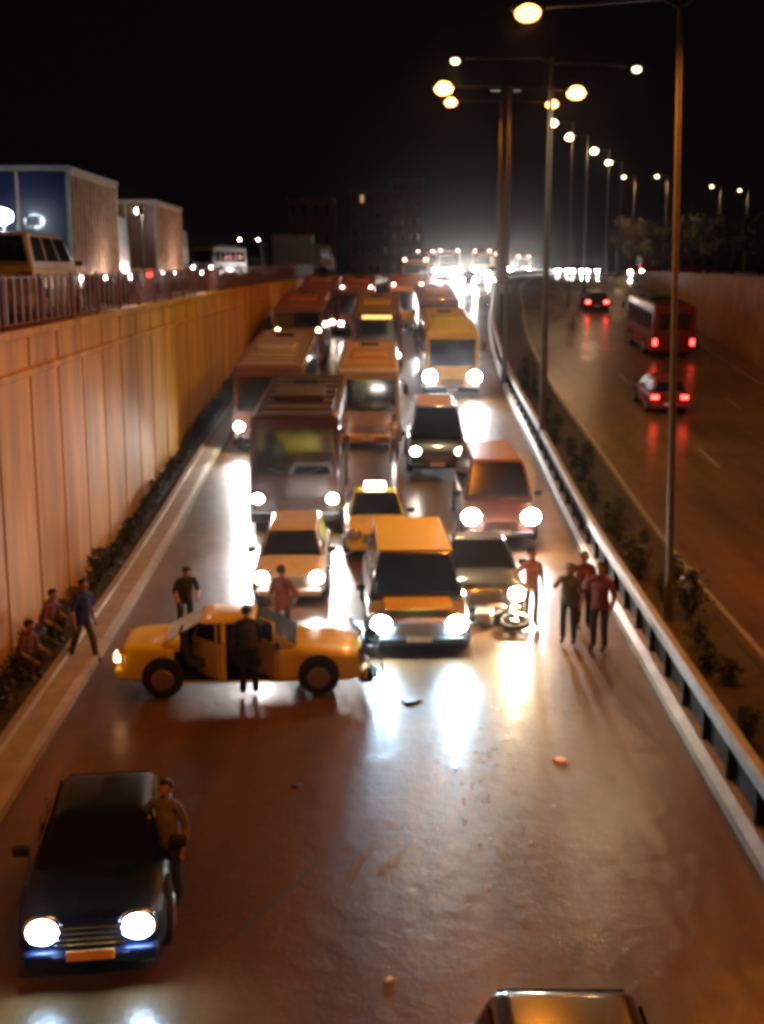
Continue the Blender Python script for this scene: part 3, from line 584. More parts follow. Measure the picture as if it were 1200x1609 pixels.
for (px, py, Y, kd, pm, es), lb in zip(far, flabel):
    x = X(px, Y, zr(Y)); x = min(x, xb(Y) - 1.6); tu = math.atan((xb(Y + 5) - xb(Y - 5)) / 10) * -1
    if kd == 'car': car('parked_car', lb, 'car', (x, Y, zr(Y)), tu*0.3, pm, lens=NEUT, es=es, rx=slope(Y), group='cars at the far end of the jam', power=0, kind='hatch')
    else: bus('bus' if kd == 'bus' else 'coach', lb, 'bus', (x, Y, zr(Y)), tu*0.3, pm, L=10, power=HB if es >= 900 else 0, bsize=26, tilt=1, es=es, lens=NEUT, rx=slope(Y), group=g_b, markers=emis('marker_b', (1, 0.35, 0.25), 60), hr=0.2)
# right carriageway, driving away and coming
def away(px, py, h, L, **k):
    p_ = G(px, py, h); y = p_.y + L/2; return p_.x, y
x, y = away(1052, 625, 0.75, 4.1); car('moving_car', 'small dark red hatchback with pale tail lights on the right carriageway', 'car', (x, y, zr(y)), R(180), RED, L=4.1, W=1.66, Ht=1.45, kind='hatch', tails=14, rx=-slope(y), group='cars on the right carriageway')
x, y = away(1058, 535, 1.0, 7); t = bus('coach', 'red coach with glowing tail lights, behind the near tall pole', 'bus', (x, y + 4, zr(y + 4)), R(180), RED, L=7.5, W=2.5, Ht=2.9, tails=12, rx=-slope(y))
x, y = away(941, 476, 0.7, 4.2); car('moving_car', 'dark car with pink lights far up the right carriageway', 'car', (x, y, zr(y)), R(176), DRK, L=4.2, W=1.8, Ht=1.5, tails=30, kind='hatch', rx=-slope(y), group='cars on the right carriageway')
for px, Y, lb in ((868, 205, 'leftmost of the far white headlights on the right carriageway'), (884, 190, 'second far car from the left on the right carriageway'), (906, 172, 'brightest far car on the right carriageway'), (930, 165, 'far car at the right end of the white headlights'), (997, 150, 'far car with warm glow near the dark trees')):
    car('moving_car', lb, 'car', (X(px, Y, 6.7), Y, zr(Y)), R(-8), SIL, lens=NEUT if px != 997 else WARMW, es=500, kind='hatch', group='cars on the right carriageway')
bus('coach', 'long dark bus standing sideways at the right edge of the horizon', 'bus', (X(1125, 150, 6.8), 150, ztop(150)), R(90), RED, L=9.5, W=2.5, Ht=2.2, ac=False, tails=8)

# the damaged taxi across the road
p = G(384, 1070); tx, it = car('taxi', 'damaged yellow taxi stopped across the road with its near doors open', 'taxi', (p.x, p.y + 0.05, 0), R(90 + 3), YEL, L=4.4, W=1.70, Ht=1.34, kind='sedan', belt=0.88, hood=0.86, group=g_t, cut=-1, tails=0, roofm=None)
hw, wsb = it['hw'], it['wsb']
# open doorways, cut out of body and cabin
def cut_part(o, lo, hi):
    cb = B(); box(cb, [(a + b)/2 for a, b in zip(lo, hi)], [b - a for a, b in zip(lo, hi)]); me = bpy.data.meshes.new('c'); bmesh.ops.recalc_face_normals(cb, faces=cb.faces); cb.to_mesh(me); cb.free()
    c_ = bpy.data.objects.new('c', me); COL.objects.link(c_); o.data.update()
    wm = o.matrix_world.copy(); tmp = bpy.data.objects.new('t', o.data); COL.objects.link(tmp)
    for md in o.modifiers:
        if md.type == 'SUBSURF': s_ = tmp.modifiers.new('s', 'SUBSURF'); s_.levels = 2; s_.render_levels = 2
    b_ = tmp.modifiers.new('b', 'BOOLEAN'); b_.operation = 'DIFFERENCE'; b_.object = c_; b_.solver = 'EXACT'
    nm = evaluated(tmp); bpy.data.objects.remove(tmp); bpy.data.objects.remove(c_)
    o.modifiers.clear(); o.data = nm
    if len(nm.materials) < 2: nm.materials.append(INTERIOR)
    e = 0.004
    for f_ in nm.polygons:
        q = f_.center
        if all(lo[k] - e < q[k] < hi[k] + e for k in range(3)) and any(abs(q[k] - lo[k]) < e or abs(q[k] - hi[k]) < e for k in range(3)): f_.material_index = 1
dfront, drear = (wsb + 0.42, wsb + 1.36), (wsb + 1.44, wsb + 2.28)
cut_part(it['body'], (-hw - 0.2, dfront[0], 0.28), (0.35, drear[1], 1.2)); cut_part(it['cab'], (-hw - 0.2, dfront[0] + 0.10, 0.8), (0.35, drear[1] - 0.1, 1.27))
obj('door_pillar', box(B(), (-hw + 0.09, (dfront[1] + drear[0])/2, 0.60), (0.09, 0.09, 0.66), bev=0.015), YEL, tx)
obj('door_pillar', tube(B(), [(-hw + 0.08, (dfront[1] + drear[0])/2, 0.95), (-hw*0.72, (dfront[1] + drear[0])/2 + 0.02, 1.29)], 0.045), YEL, tx)
SEAT = mat('seat_cloth', (0.05, 0.045, 0.07), 0.9)
for y_ in (wsb + 1.0, wsb + 1.85):
    sb = B(); box(sb, (-0.30, y_, 0.52), (0.5, 0.5, 0.16), bev=0.05); box(sb, (-0.30, y_ + 0.27, 0.82), (0.48, 0.13, 0.6), rot=(-0.15, 0, 0), bev=0.05); obj('seat', sb, SEAT, tx, True)
for (a, b), ang in ((dfront, 52), (drear, 50)):
    d_ = bpy.data.objects.new('door', None); ln = b - a - 0.02
    db = B(); box(db, (0, ln/2, 0.34), (0.07, ln, 0.66), bev=0.025); dr = obj('door', db, paint('lit_door', (0.62, 0.48, 0.26)), tx, True)  # taxi yellow made paler for the light on the opened doors
    dr.location = (-hw + 0.02, a + 0.02, 0.28); dr.rotation_euler = (0, 0, -R(ang)) 
    bpy.data.objects.remove(d_)
    fb = B(); tube(fb, [(0.0, 0.10, 0.66), (0.10, 0.24, 0.97), (0.10, ln - 0.10, 0.99), (0.0, ln - 0.02, 0.66)], 0.022); obj('window_frame', fb, YEL, dr, True)
    wb = B(); loft(wb, [[(0.0, 0.12, 0.66), (0.0, ln - 0.04, 0.66), (0.10, ln - 0.11, 0.97), (0.10, 0.25, 0.96)], [(0.008, 0.12, 0.66), (0.008, ln - 0.04, 0.66), (0.108, ln - 0.11, 0.97), (0.108, 0.25, 0.96)]]); obj('window', wb, GLASS, dr)
    obj('handle', box(B(), (-0.05, ln - 0.15, 0.55), (0.03, 0.14, 0.03), bev=0.01), BLACK, dr)
tl = B(); box(tl, (-hw*0.80, it['r'] + 0.005, 0.72), (0.26, 0.10, 0.14), bev=0.02); obj('indicator', tl, emis('indicator', (1, 0.5, 0.2), 16), tx)
cb = B(); r2 = random.Random(4)                        # crumpled nose: bent bonnet edge and hanging bumper
for k in range(22): box(cb, (r2.uniform(-0.86, 0.8), it['f'] - r2.uniform(-0.12, 0.36), r2.uniform(0.22, 0.84)), (r2.uniform(0.15, 0.5), 0.03, r2.uniform(0.08, 0.3)), rot=(r2.uniform(-0.7, 0.7), r2.uniform(-0.5, 0.5), r2.uniform(-0.6, 0.6)), bev=0.008)
obj('crumpled_front', cb, [BLACK], tx)

# roof of the near car at the bottom
p = G(882, 1552, 1.45); car('parked_car', 'dark car with only its rounded roof in view at the bottom edge', 'car', (p.x, p.y - 1.70, 0), 0, mat('dark_paint_brown', (0.03, 0.010, 0.008), 0.25, coat=1.0, noise=0.2), L=4.1, W=1.76, Ht=1.47, kind='hatch', rx=0)

# fallen motorcycle
def motorcycle(loc, rz):
    t = thing('motorcycle', 'fallen motorcycle lying on its side in front of the dark saloon', 'motorcycle', loc, rz, None); t.rotation_euler = (0, R(78), rz); t.location.z = 0.16
    for y in (-0.68, 0.66):
        wb = B(); bmesh.ops.create_uvsphere(wb, u_segments=4, v_segments=3, radius=0.01)
        n = 28; wb.clear()
        rings = []
        for k in range(n + 1):
            a = 2*math.pi*k/n; rings.append((0, y + 0.28*math.cos(a), 0.32 + 0.28*math.sin(a)))
        tube(wb, rings, 0.055, 8); w_ = obj('wheel', wb, RUBBER, t, True)
        rb = B()
        for k in range(5): a = 2*math.pi*k/5; tube(rb, [(0, y, 0.32), (0, y + 0.25*math.cos(a), 0.32 + 0.25*math.sin(a))], 0.018, 6)
        cyl(rb, (-0.06, y, 0.32), (0.06, y, 0.32), 0.06); obj('rim', rb, CHROME, w_)
    obj('frame', tube(tube(B(), [(0, -0.42, 0.9), (0, -0.1, 0.45), (0, 0.35, 0.42), (0, 0.66, 0.32)], 0.04), [(0, -0.42, 0.9), (0, 0.1, 0.72), (0, 0.75, 0.78)], 0.035), BLACK, t, True)
    fb = B()
    for s in (-1, 1): tube(fb, [(s*0.08, -0.68, 0.32), (s*0.09, -0.42, 0.95)], 0.025)
    obj('fork', fb, CHROME, t, True)
    obj('handlebar', tube(B(), [(-0.36, -0.24, 1.0), (-0.15, -0.40, 1.0), (0.15, -0.40, 1.0), (0.36, -0.24, 1.0)], 0.018), CHROME, t, True)
    obj('fuel_tank', ell(B(), (0, -0.12, 0.83), (0.16, 0.3, 0.15)), paint('tank', (0.25, 0.05, 0.06)), t, True)
    obj('seat', ell(B(), (0, 0.42, 0.82), (0.14, 0.36, 0.07)), BLACK, t, True)
    obj('engine', box(box(B(), (0, 0.0, 0.45), (0.28, 0.36, 0.3), bev=0.04), (0, -0.05, 0.64), (0.22, 0.2, 0.16), bev=0.02), SIL, t, True)
    obj('exhaust', tube(B(), [(0.14, -0.05, 0.35), (0.17, 0.3, 0.3), (0.18, 0.85, 0.42)], [0.03, 0.045, 0.055]), CHROME, t, True)
    obj('headlight', ell(B(), (0, -0.55, 0.86), (0.11, 0.1, 0.11)), CHROME, t, True)
    for y, q in ((-0.68, 0), (0.66, 0)):
        fb = B(); rg = []
        for k in range(8): a = R(40 + k*14); rg.append((0, y + 0.36*math.cos(a), 0.32 + 0.36*math.sin(a)))
        tube(fb, rg, 0.03, 6); obj('mudguard', fb, SIL, t, True)
    return t
p = G(785, 990); motorcycle((p.x - 0.45, p.y - 0.25, 0), R(72))

# ------------------------------------------------------------------ people
def P_(px, py, **k):
    p_ = G(px, py); return p_
def who(label, px, py, rz, h, shirt, legs, dz=0.0, **k):
    p_ = G(px, py, dz); return person(label, (p_.x, p_.y, p_.z), R(rz), h, shirt, legs, **k)
FW = {-1: ((-0.26, -0.10, 1.16), (-0.20, -0.36, 1.12)), 1: ((0.26, -0.10, 1.16), (0.20, -0.34, 1.18))}
HIP = {-1: ((-0.42, 0.06, 1.16), (-0.24, -0.12, 0.98)), 1: ((0.27, 0.02, 1.12), (0.26, -0.08, 0.88))}
UPA = {-1: ((-0.30, -0.12, 1.22), (-0.16, -0.30, 1.45)), 1: ((0.28, 0.02, 1.12), (0.27, -0.10, 0.88))}
who('person in a patterned pale shirt standing beside the dark blue car', 268, 1420, -20, 1.62, (0.15, 0.13, 0.14), (0.03, 0.03, 0.05), arms=HIP, lean=3)
who('person in a dark jacket bending over behind the tail of the damaged taxi', 292, 1000, 20, 1.66, (0.03, 0.018, 0.015), (0.02, 0.02, 0.03), lean=28, arms=FW)
who('person in a rust red shirt standing in front of the white car', 444, 1016, 150, 1.72, (0.22, 0.04, 0.025), (0.03, 0.02, 0.02), arms=HIP)
who('person in dark clothes leaning into the open door of the damaged taxi', 392, 1092, 190, 1.68, (0.02, 0.02, 0.04), (0.015, 0.015, 0.02), lean=30, arms=FW)
who('person in a blue shirt walking off the left kerb', 132, 1040, 60, 1.70, (0.02, 0.03, 0.14), (0.07, 0.04, 0.025), lean=8, pose='walk')
who('person in a pink shirt standing behind the fallen motorcycle', 833, 985, 25, 1.74, (0.50, 0.30, 0.30), (0.09, 0.06, 0.06), arms=HIP)
who('person in an olive shirt between the pink and the maroon clothed people', 892, 1010, -20, 1.70, (0.10, 0.10, 0.06), (0.05, 0.045, 0.05), arms=UPA)
who('person in a maroon top and dark trousers, nearest of the group at the right barrier', 940, 1022, -35, 1.84, (0.20, 0.035, 0.05), (0.035, 0.015, 0.02), arms=UPA)
who('person in a dark red jacket half hidden behind the maroon clothed person', 915, 988, 10, 1.70, (0.16, 0.03, 0.03), (0.03, 0.02, 0.03), arms=HIP)
who('person in a white shirt standing between the buses behind the taxis', 619, 728, 0, 1.75, (0.8, 0.78, 0.76), (0.5, 0.48, 0.48), arms=HIP)
who('person crouching on the planted strip by the left wall', 72, 1012, 70, 1.7, (0.16, 0.05, 0.09), (0.05, 0.03, 0.04), dz=0.16, pose='crouch', arms=FW, lean=20)
who('person crouching by the left wall, nearer one of two', 36, 1068, 70, 1.7, (0.14, 0.06, 0.10), (0.05, 0.03, 0.05), dz=0.16, pose='crouch', arms=FW, lean=20)

# ------------------------------------------------------------------ shrubs
LEAF = mat('shrub_leaf', (0.035, 0.045, 0.018), 0.6, noise=0.4, nscale=12); WOOD = mat('stem', (0.06, 0.035, 0.02), 0.9)
def shrub_proto(seed, r_, h):
    q = random.Random(seed); t = bpy.data.objects.new('shrub', None); COL.objects.link(t)
    bm = B()
    for k in range(330):
        a, u = q.uniform(0, 2*math.pi), q.random() ** 0.6; zz = q.uniform(0.12, 1.0); rr = r_ * u * (1 - 0.55*zz**2) * (0.75 + 0.4*math.sin(a*3 + seed)); c_ = Vector((rr*math.cos(a), rr*math.sin(a), h*zz))
        s_ = q.uniform(0.035, 0.07); e = Euler((q.uniform(-1, 1), q.uniform(-1, 1), q.uniform(0, 6.3))).to_matrix()
        vs = [bm.verts.new(c_ + e @ Vector(v_) * s_) for v_ in ((-0.5, 0, 0), (0, -1, 0.15), (0.5, 0, 0), (0, 1, 0.15))]; bm.faces.new(vs)
    obj('foliage', bm, LEAF, t)
    sb = B()
    for k in range(6): a = k*1.05; tube(sb, [(0, 0, 0), (r_*0.3*math.cos(a), r_*0.3*math.sin(a), h*0.5), (r_*0.6*math.cos(a), r_*0.6*math.sin(a), h*0.85)], [0.015, 0.01, 0.005], 5)
    obj('stem', sb, WOOD, t); return t
protos = [shrub_proto(1, 0.36, 0.62), shrub_proto(2, 0.42, 0.78), shrub_proto(3, 0.34, 0.50)]; used = [False]*3
def shrub(x, y, z, label, group, s_=1.0):
    k = rnd.randrange(3); o = protos[k] if not used[k] else dup(protos[k]); used[k] = True
    o.location = (x, y, z); o.rotation_euler = (0, 0, rnd.uniform(0, 6.28)); o.scale = (s_, s_, s_*rnd.uniform(0.8, 1.15)); tag(o, label, 'shrub', group)
y = 13.0
while y < 70:
    shrub(wl(y) + 0.42, y, zr(y) + 0.12, 'low dark shrub in the planted strip at the foot of the left wall', 'shrubs along the foot of the left wall', rnd.uniform(0.8, 1.15)); y += rnd.uniform(0.95, 1.35)
y = 11.0
while y < 64:
    shrub(xb(y) + rnd.uniform(0.8, 1.6), y, zr(y) + 0.12, 'scruffy dark shrub on the median behind the right barrier', 'shrubs on the median', rnd.uniform(0.55, 1.25)); y += rnd.choice((0.5, 0.7, 0.9, 1.2, 2.2))

# ------------------------------------------------------------------ debris and wet tracks on the road
def debris(x, y, s_, m, label, cat='fragment', group='broken glass and plastic on the road', name='road_fragment'):
    bm = B(); n = rnd.randrange(5, 8); pts = [(s_*rnd.uniform(0.5, 1)*math.cos(2*math.pi*k/n), s_*rnd.uniform(0.4, 0.9)*math.sin(2*math.pi*k/n)) for k in range(n)]
    loft(bm, [[(a, b, 0.0) for a, b in pts], [(a*0.7, b*0.8, s_*0.12 + 0.006) for a, b in pts]]); o = obj(name, bm, m); o.location = (x, y, zr(y) + 0.004); o.rotation_euler = (0, 0, rnd.uniform(0, 6)); return tag(o, label, cat, group)
SHARD = mat('glass_shard', (0.8, 0.76, 0.66), 0.45, coat=0.4); SHO = mat('orange_plastic', (0.8, 0.3, 0.06), 0.35)
for (a, b, n) in ((760, 1180, 14), (745, 1250, 14), (800, 1340, 8), (770, 1390, 6), (905, 1275, 3), (700, 1190, 5)):
    for k in range(n):
        p = G(a + rnd.gauss(0, 24), b + rnd.gauss(0, 26)); debris(p.x, p.y, rnd.uniform(0.014, 0.04), SHARD, 'pale shard of broken glass lying on the wet road before the cars')
p = G(880, 1196); debris(p.x, p.y, 0.17, SHO, 'orange piece of broken bumper on the right of the road', group=None, name='bumper_piece')
p = G(645, 1103); debris(p.x, p.y, 0.26, BLACK, 'dark strip of trim on the lit road before the people carrier', group=None, name='trim_piece')
p = G(612, 1540); debris(p.x, p.y, 0.07, SHARD, 'pale crumpled scrap alone on the near road', group=None, name='scrap')
p = G(465, 1236); debris(p.x, p.y, 0.12, BLACK, 'small dark fragment on the road left of the glare', group=None, name='dark_fragment')
def track(px, wd=0.06, m=None):
    pts = [G(a, b) for a, b in px]; bm = B(); r0 = None; ps = []
    for k in range(len(pts) - 1):
        for j in range(6):
            t_ = j/6; p0 = pts[max(k-1, 0)]; p1 = pts[k]; p2 = pts[k+1]; p3 = pts[min(k+2, len(pts)-1)]
            ps.append(0.5*((2*p1) + (p2 - p0)*t_ + (2*p0 - 5*p1 + 4*p2 - p3)*t_*t_ + (3*p1 - p0 - 3*p2 + p3)*t_**3))
    for k, p_ in enumerate(ps):
        d = (ps[min(k+1, len(ps)-1)] - ps[max(k-1, 0)]).normalized(); n = Vector((-d.y, d.x, 0)) * wd * (0.3 + 0.7*math.sin(math.pi*k/(len(ps)-1)))
        r = (bm.verts.new(p_ + n + Vector((0, 0, 0.004))), bm.verts.new(p_ - n + Vector((0, 0, 0.004))))
        if r0: bm.faces.new((r0[0], r0[1], r[1], r[0]))
        r0 = r
    return struct(obj('tyre_track', bm, m or mat('water_film_shine', (0.22, 0.20, 0.17), 0.2, coat=1.0, bump=0.5, bscale=7)))  # pale base colour carries the shine of the wet tracks
for tr in ([(540, 1345), (580, 1305), (640, 1290)], [(545, 1395), (575, 1340), (625, 1312)], [(585, 1400), (610, 1360), (650, 1330)], [(715, 1150), (705, 1200), (690, 1235)], [(735, 1165), (790, 1160), (830, 1170)], [(790, 1340), (815, 1400), (825, 1460)]): track(tr)
DM = mat('rubber_mark', (0.03, 0.02, 0.012), 0.6, noise=0.5, nscale=5)
for tr in ([(545, 1300), (470, 1385), (390, 1450), (330, 1500)], [(575, 1320), (500, 1400), (420, 1470)], [(900, 1500), (960, 1400), (985, 1290)]): track(tr, 0.045, DM)

# ------------------------------------------------------------------ street level: buildings, trucks, station
def building(name, label, x0, x1, y0, y1, z1, m, nx, nz, lit=0.0, group=None, wm=None, z0=6.3):
    t = thing(name, label, 'building', ((x0 + x1)/2, y0, z0), 0, group); cx = (x0 + x1)/2
    obj('wall', box(B(), (0, (y1 - y0)/2, (z1 - z0)/2), (x1 - x0, y1 - y0, z1 - z0)), m, t)
    obj('roof', box(B(), (0, (y1 - y0)/2, z1 - z0 + 0.12), (x1 - x0 + 0.4, y1 - y0 + 0.4, 0.22), bev=0.03), CONC, t)
    rb = B()
    for k in range(int((y1 - y0) / 0.9)): box(rb, ((x1 - x0)/2 + 0.04, 0.5 + k*0.9, (z1 - z0)/2), (0.09, 0.12, z1 - z0 - 0.1))
    for k in range(3): box(rb, ((x1 - x0)/2 + 0.03, (y1 - y0)/2, (z1 - z0)*(0.25 + k*0.25)), (0.06, y1 - y0 - 0.1, 0.1))
    obj('cladding', rb, m, t)
    q = random.Random(int(x0*10))
    for i in range(nx):
        for k in range(nz):
            wx = x0 - cx + (x1 - x0)*(i + 0.5)/nx; wz = (z1 - z0)*(k + 0.55)/nz; ww, wh = (x1 - x0)/nx*0.5, (z1 - z0)/nz*0.5
            on = q.random() < lit; fr = obj('window', box(B(), (wx, -0.02, wz), (ww, 0.06, wh)), CONC, t)
            obj('pane', box(B(), (wx, -0.055, wz), (ww*0.84, 0.02, wh*0.86)), wm or (emis('pane_lit', (1, 0.6, 0.3), 0.5) if on else GLASS), fr)
    return t
FAC = mat('pale_facade', (0.50, 0.36, 0.26), 0.7, noise=0.35, nscale=2.0)
BR2 = mat('brown_facade', (0.38, 0.20, 0.15), 0.8, noise=0.3, nscale=0.5)
def ablock(label, px0, px1, pyt, Y, dep, m, nx, nz, lit, **k):
    a = atY(px0, pyt, Y); b = atY(px1, pyt, Y); return building('building', label, a.x, b.x, Y, Y + dep, a.z, m, nx, nz, lit, **k)
ablock('dim low brown house behind the pale lorry', 452, 522, 312, 190, 14, BR2, 4, 3, 0.0, group=None)
ablock('dim brown apartment block behind the jam', 550, 612, 300, 210, 16, BR2, 5, 5, 0.04)
ablock('tallest dim brown block behind the jam', 614, 664, 284, 215, 16, mat('red_facade', (0.45, 0.20, 0.16), 0.8, noise=0.3, nscale=0.5), 4, 6, 0.0)
def flood(px, py, Y, col, e, label, rad=0.12, es=120, aim=None):
    a = atY(px, py, Y); t = thing('floodlight', label, 'floodlight', (a.x, a.y, a.z)); z0 = ztop(Y)
    obj('housing', box(B(), (0, 0.12, 0), (0.4, 0.2, 0.3), bev=0.04), BLACK, t); obj('lens', ell(B(), (0, 0.0, 0), (rad*1.5, 0.06, rad)), emis('flood_%g_%g' % (es, col[2]), col, es), t, True)
    obj('bracket', cyl(B(), (0, 0.2, 0.0), (0, 0.2, z0 - a.z), 0.05, n=8), STEEL, t)
    l = bpy.data.lights.new('flood', 'POINT'); l.energy = e; l.color = col; l.shadow_soft_size = 0.2; o = bpy.data.objects.new('flood_light', l); COL.objects.link(o); o.parent = t; o.location = (0, -0.2, 0)
flood(2, 340, 33, (0.8, 0.9, 1), 40, 'cool white floodlight at the left edge beside the dark end of the nearer lorry', 0.2, 90)
# vehicles on the upper street
def up(px, Y): return (X(px, Y, 6.5), Y, ztop(Y))
car('van', 'white van seen from behind over the fence at the left edge', 'van', (X(-8, 28, 7), 30.5, ztop(30)), R(180), WHT, L=4.8, W=1.85, Ht=2.0, kind='van', belt=1.1, hood=1.1, group='vehicles on the upper street')
def box_lorry(label, x1, y0, L, top, wd, dark, side):
    z0 = ztop(y0); h = top - z0; t = thing('lorry', label, 'lorry', (x1 - wd/2, y0, z0), 0, 'vehicles on the upper street')
    obj('cargo_box', box(B(), (0, L/2, 0.95 + (h - 0.95)/2), (wd, L, h - 0.95), bev=0.03), side, t)
    for s in (-1, 1): obj('rear_door', box(B(), (s*wd*0.245, -0.02, 0.95 + (h - 0.95)/2), (wd*0.46, 0.05, h - 1.2), bev=0.012), dark, t)
    fb = B()
    for s in (-1, 1): box(fb, (s*(wd/2 - 0.04), -0.03, 0.95 + (h - 0.95)/2), (0.1, 0.1, h - 0.95)); 
    box(fb, (0, -0.031, h - 0.02), (wd + 0.04, 0.12, 0.12)); box(fb, (wd/2 - 0.01, L/2, h - 0.03), (0.1, L, 0.1)); obj('top_frame', fb, STEEL, t)
    rb = B()
    for k in range(int(L / 0.42)): box(rb, (wd/2 + 0.015, 0.25 + k*0.42, 0.95 + (h - 1.1)/2), (0.05, 0.09, h - 1.25))
    obj('side_ribs', rb, side, t)
    obj('chassis', box(B(), (0, L/2 + 0.8, 0.78), (0.95, L + 1.6, 0.28)), BLACK, t)
    obj('bumper', box(B(), (0, 0.0, 0.52), (wd*0.9, 0.1, 0.14), bev=0.02), BLACK, t)
    for s in (-1, 1):
        obj('tail_light', box(B(), (s*wd*0.36, -0.03, 0.80), (0.3, 0.06, 0.14), bev=0.01), emis('tail_on_12', (1, 0.10, 0.08), 12), t)
        for y_ in (0.9, L*0.8, L + 1.2): cb = B(); cyl(cb, (s*(wd/2 - 0.33), y_, 0.48), (s*(wd/2 - 0.02), y_, 0.48), 0.48, n=20); obj('wheel', cb, RUBBER, t)
    cb = B(); loft(cb, [[(x_, L + 0.12, 0.6), (x_, L + 2.1, 0.6), (x_, L + 2.15, 1.6), (x_, L + 1.85, 2.8), (x_, L + 0.12, 2.9)] for x_ in (-wd*0.46, wd*0.46)]); obj('cab', cb, dark, t)
    for k in range(4): obj('marker_lamp', ell(B(), (wd/2 + 0.05, 0.6 + k*L*0.26, 0.88), (0.05, 0.1, 0.06)), emis('lorry_marker', (1, 0.72, 0.66), 40), t)
    return t
SIDE = mat('lorry_side', (0.48, 0.33, 0.24), 0.6, noise=0.4, nscale=2.5); DEND = paint('lorry_blue', (0.012, 0.018, 0.07)); DEND2 = paint('lorry_brown', (0.10, 0.045, 0.025))
box_lorry('big box lorry with a dark blue tail and floodlit ribbed side above the left wall', -8.65, 34.6, 6.2, 10.3, 2.9, DEND, SIDE)
box_lorry('second box lorry above the left wall, brown tail and floodlit side', -9.25, 51.0, 6.5, 10.3, 2.5, DEND2, SIDE)
def floodw(x, y, z, e, label):
    t = thing('floodlight', label, 'floodlight', (x, y, z)); c_ = (1, 0.82, 0.72)
    obj('housing', box(B(), (0.14, 0, 0), (0.2, 0.34, 0.26), bev=0.04), BLACK, t); obj('lens', ell(B(), (0, 0, 0), (0.06, 0.15, 0.11)), emis('flood_w', c_, 30), t, True)
    obj('bracket', cyl(B(), (0.2, 0, 0), (0.2, 0, ztop(y) - z), 0.04, n=8), STEEL, t)
    l = bpy.data.lights.new('flood', 'POINT'); l.energy = e; l.color = c_; l.shadow_soft_size = 0.15; o = bpy.data.objects.new('flood_light', l); COL.objects.link(o); o.parent = t; o.location = (-0.15, 0, 0)
floodw(-7.72, 38.0, 7.3, 60, 'low floodlight between the fence and the nearer lorry')
floodw(-7.85, 54.0, 7.4, 110, 'low floodlight between the fence and the second lorry')
a_ = atY(215, 331, 47); floodw(a_.x, 47, a_.z, 180, 'warm floodlight on a mast between the two lorries')
l = up(318, 106); bus('minibus', 'pale minibus on the upper street right of the floodlit blocks', 'minibus', l, R(-20), WHT, L=6.5, W=2.2, Ht=2.6, es=40, group='vehicles on the upper street')
l = up(392, 120); bus('lorry', 'dark lorry with two lamps above its cab on the upper street', 'lorry', l, 0, DRK, L=8, W=2.5, Ht=3.5, markers=emis('marker_w', (1, 0.7, 0.6), 90), ac=False, group='vehicles on the upper street')
def lorry():
    Y = 128.0; x0 = X(428, Y, 8); x1 = X(524, Y, 8); L = x1 - x0; z = ztop(Y)
    t = thing('lorry', 'pale box lorry standing sideways above the far end of the left wall', 'lorry', (x0, Y, z), 0, 'vehicles on the upper street')
    obj('cargo_box', box(B(), (L*0.33, 1.2, 2.55), (L*0.66, 2.4, 3.3), bev=0.05), WHT, t)
    cb = B(); loft(cb, [[(L*0.69, y_, 0.7), (L*0.99, y_, 0.7), (L*0.99, y_, 1.9), (L*0.93, y_, 3.2), (L*0.69, y_, 3.3)] for y_ in (0.1, 2.3)]); obj('cab', cb, CREAM, t)
    obj('side_window', box(B(), (L*0.85, 0.09, 2.35), (L*0.14, 0.03, 0.8)), GLASS, t); obj('windshield', loft(B(), [[(L*0.995, y_, 1.95), (L*0.94, y_, 3.1), (L*0.95, y_, 3.1), (L*1.0, y_, 1.95)] for y_ in (0.25, 2.15)]), GLASS, t)
    obj('chassis', box(B(), (L*0.5, 1.2, 0.72), (L*0.94, 1.0, 0.3)), BLACK, t)
    for xx in (0.14, 0.27, 0.82):
        cb = B(); cyl(cb, (L*xx, 0.05, 0.5), (L*xx, 0.35, 0.5), 0.5, n=20); obj('wheel', cb, RUBBER, t)
lorry()
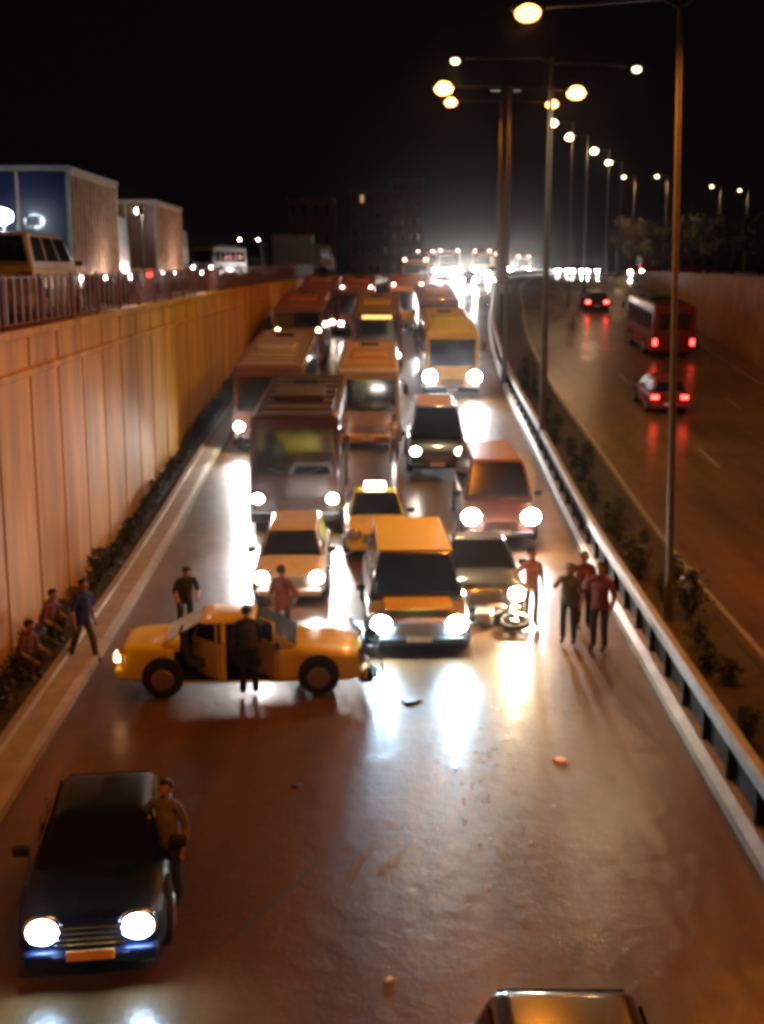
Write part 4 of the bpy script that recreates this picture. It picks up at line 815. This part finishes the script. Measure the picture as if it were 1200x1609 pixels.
# dim trees on the right skyline
TL = mat('tree_leaf', (0.07, 0.05, 0.02), 0.7, noise=0.4, nscale=2.0)
def tree(px, Y, h, r_, seed, label):
    q = random.Random(seed); x = X(px, Y, 8); t = thing('tree', label, 'tree', (x, Y, ztop(Y)), 0, 'dim trees on the right skyline')
    tb = B(); tube(tb, [(0, 0, 0), (0.1, 0, h*0.3), (0, 0.1, h*0.62)], [0.3, 0.22, 0.12], 8)
    for k in range(5): a = k*1.3; tube(tb, [(0, 0, h*0.32), (r_*0.3*math.cos(a), r_*0.3*math.sin(a), h*0.5), (r_*0.6*math.cos(a), r_*0.6*math.sin(a), h*0.72)], [0.1, 0.07, 0.03], 6)
    obj('trunk', tb, WOOD, t, True); bm = B(); cl = [(Vector((q.uniform(-0.7, 0.7)*r_, q.uniform(-0.7, 0.7)*r_, h*q.uniform(0.42, 0.92))), r_*q.uniform(0.25, 0.45)) for _ in range(12)]
    for k in range(1500):
        c0, rr = q.choice(cl); d = Vector((q.gauss(0, 1), q.gauss(0, 1), q.gauss(0, 0.8))).normalized() * rr * q.random()**0.4; c_ = c0 + d; s_ = q.uniform(0.12, 0.28); e = Euler((q.uniform(-1.5, 1.5), q.uniform(-1.5, 1.5), q.uniform(0, 6.3))).to_matrix()
        vs = [bm.verts.new(c_ + e @ Vector(v_) * s_) for v_ in ((-0.6, 0, 0), (0, -1, 0.1), (0.6, 0, 0), (0, 1, 0.1))]; bm.faces.new(vs)
    obj('crown', bm, TL, t)
for k, (px, Y, h, r_, lb) in enumerate([(985, 190, 8.5, 4.2, 'dim rounded tree left of the nearest tall pole'), (1035, 175, 7.5, 4.0, 'dim tree directly left of the nearest tall pole'), (1100, 180, 8.5, 4.5, 'dim broad tree right of the nearest tall pole'), (1150, 170, 8.0, 4.2, 'dim tree near the right edge of the photo'), (1195, 165, 9.0, 4.2, 'dim taller tree cut by the right edge')]): tree(px, Y, h, r_, k + 3, lb)

# ------------------------------------------------------------------ thin mist volume, added for the bloom around the lamps
hz = B(); box(hz, (150, 785, 21), (3500, 1690, 45)); ho = obj('glow_haze', hz, [])
hm = bpy.data.materials.new('glow_haze'); hm.use_nodes = True; t_ = hm.node_tree; t_.nodes.clear(); o_ = t_.nodes.new('ShaderNodeOutputMaterial'); pv = t_.nodes.new('ShaderNodeVolumePrincipled')
pv.inputs['Color'].default_value = (0.85, 0.82, 0.8, 1); pv.inputs['Density'].default_value = 0.00013; pv.inputs['Anisotropy'].default_value = 0.98
t_.links.new(pv.outputs[0], o_.inputs['Volume']); ho.data.materials.append(hm); struct(ho, 'stuff')
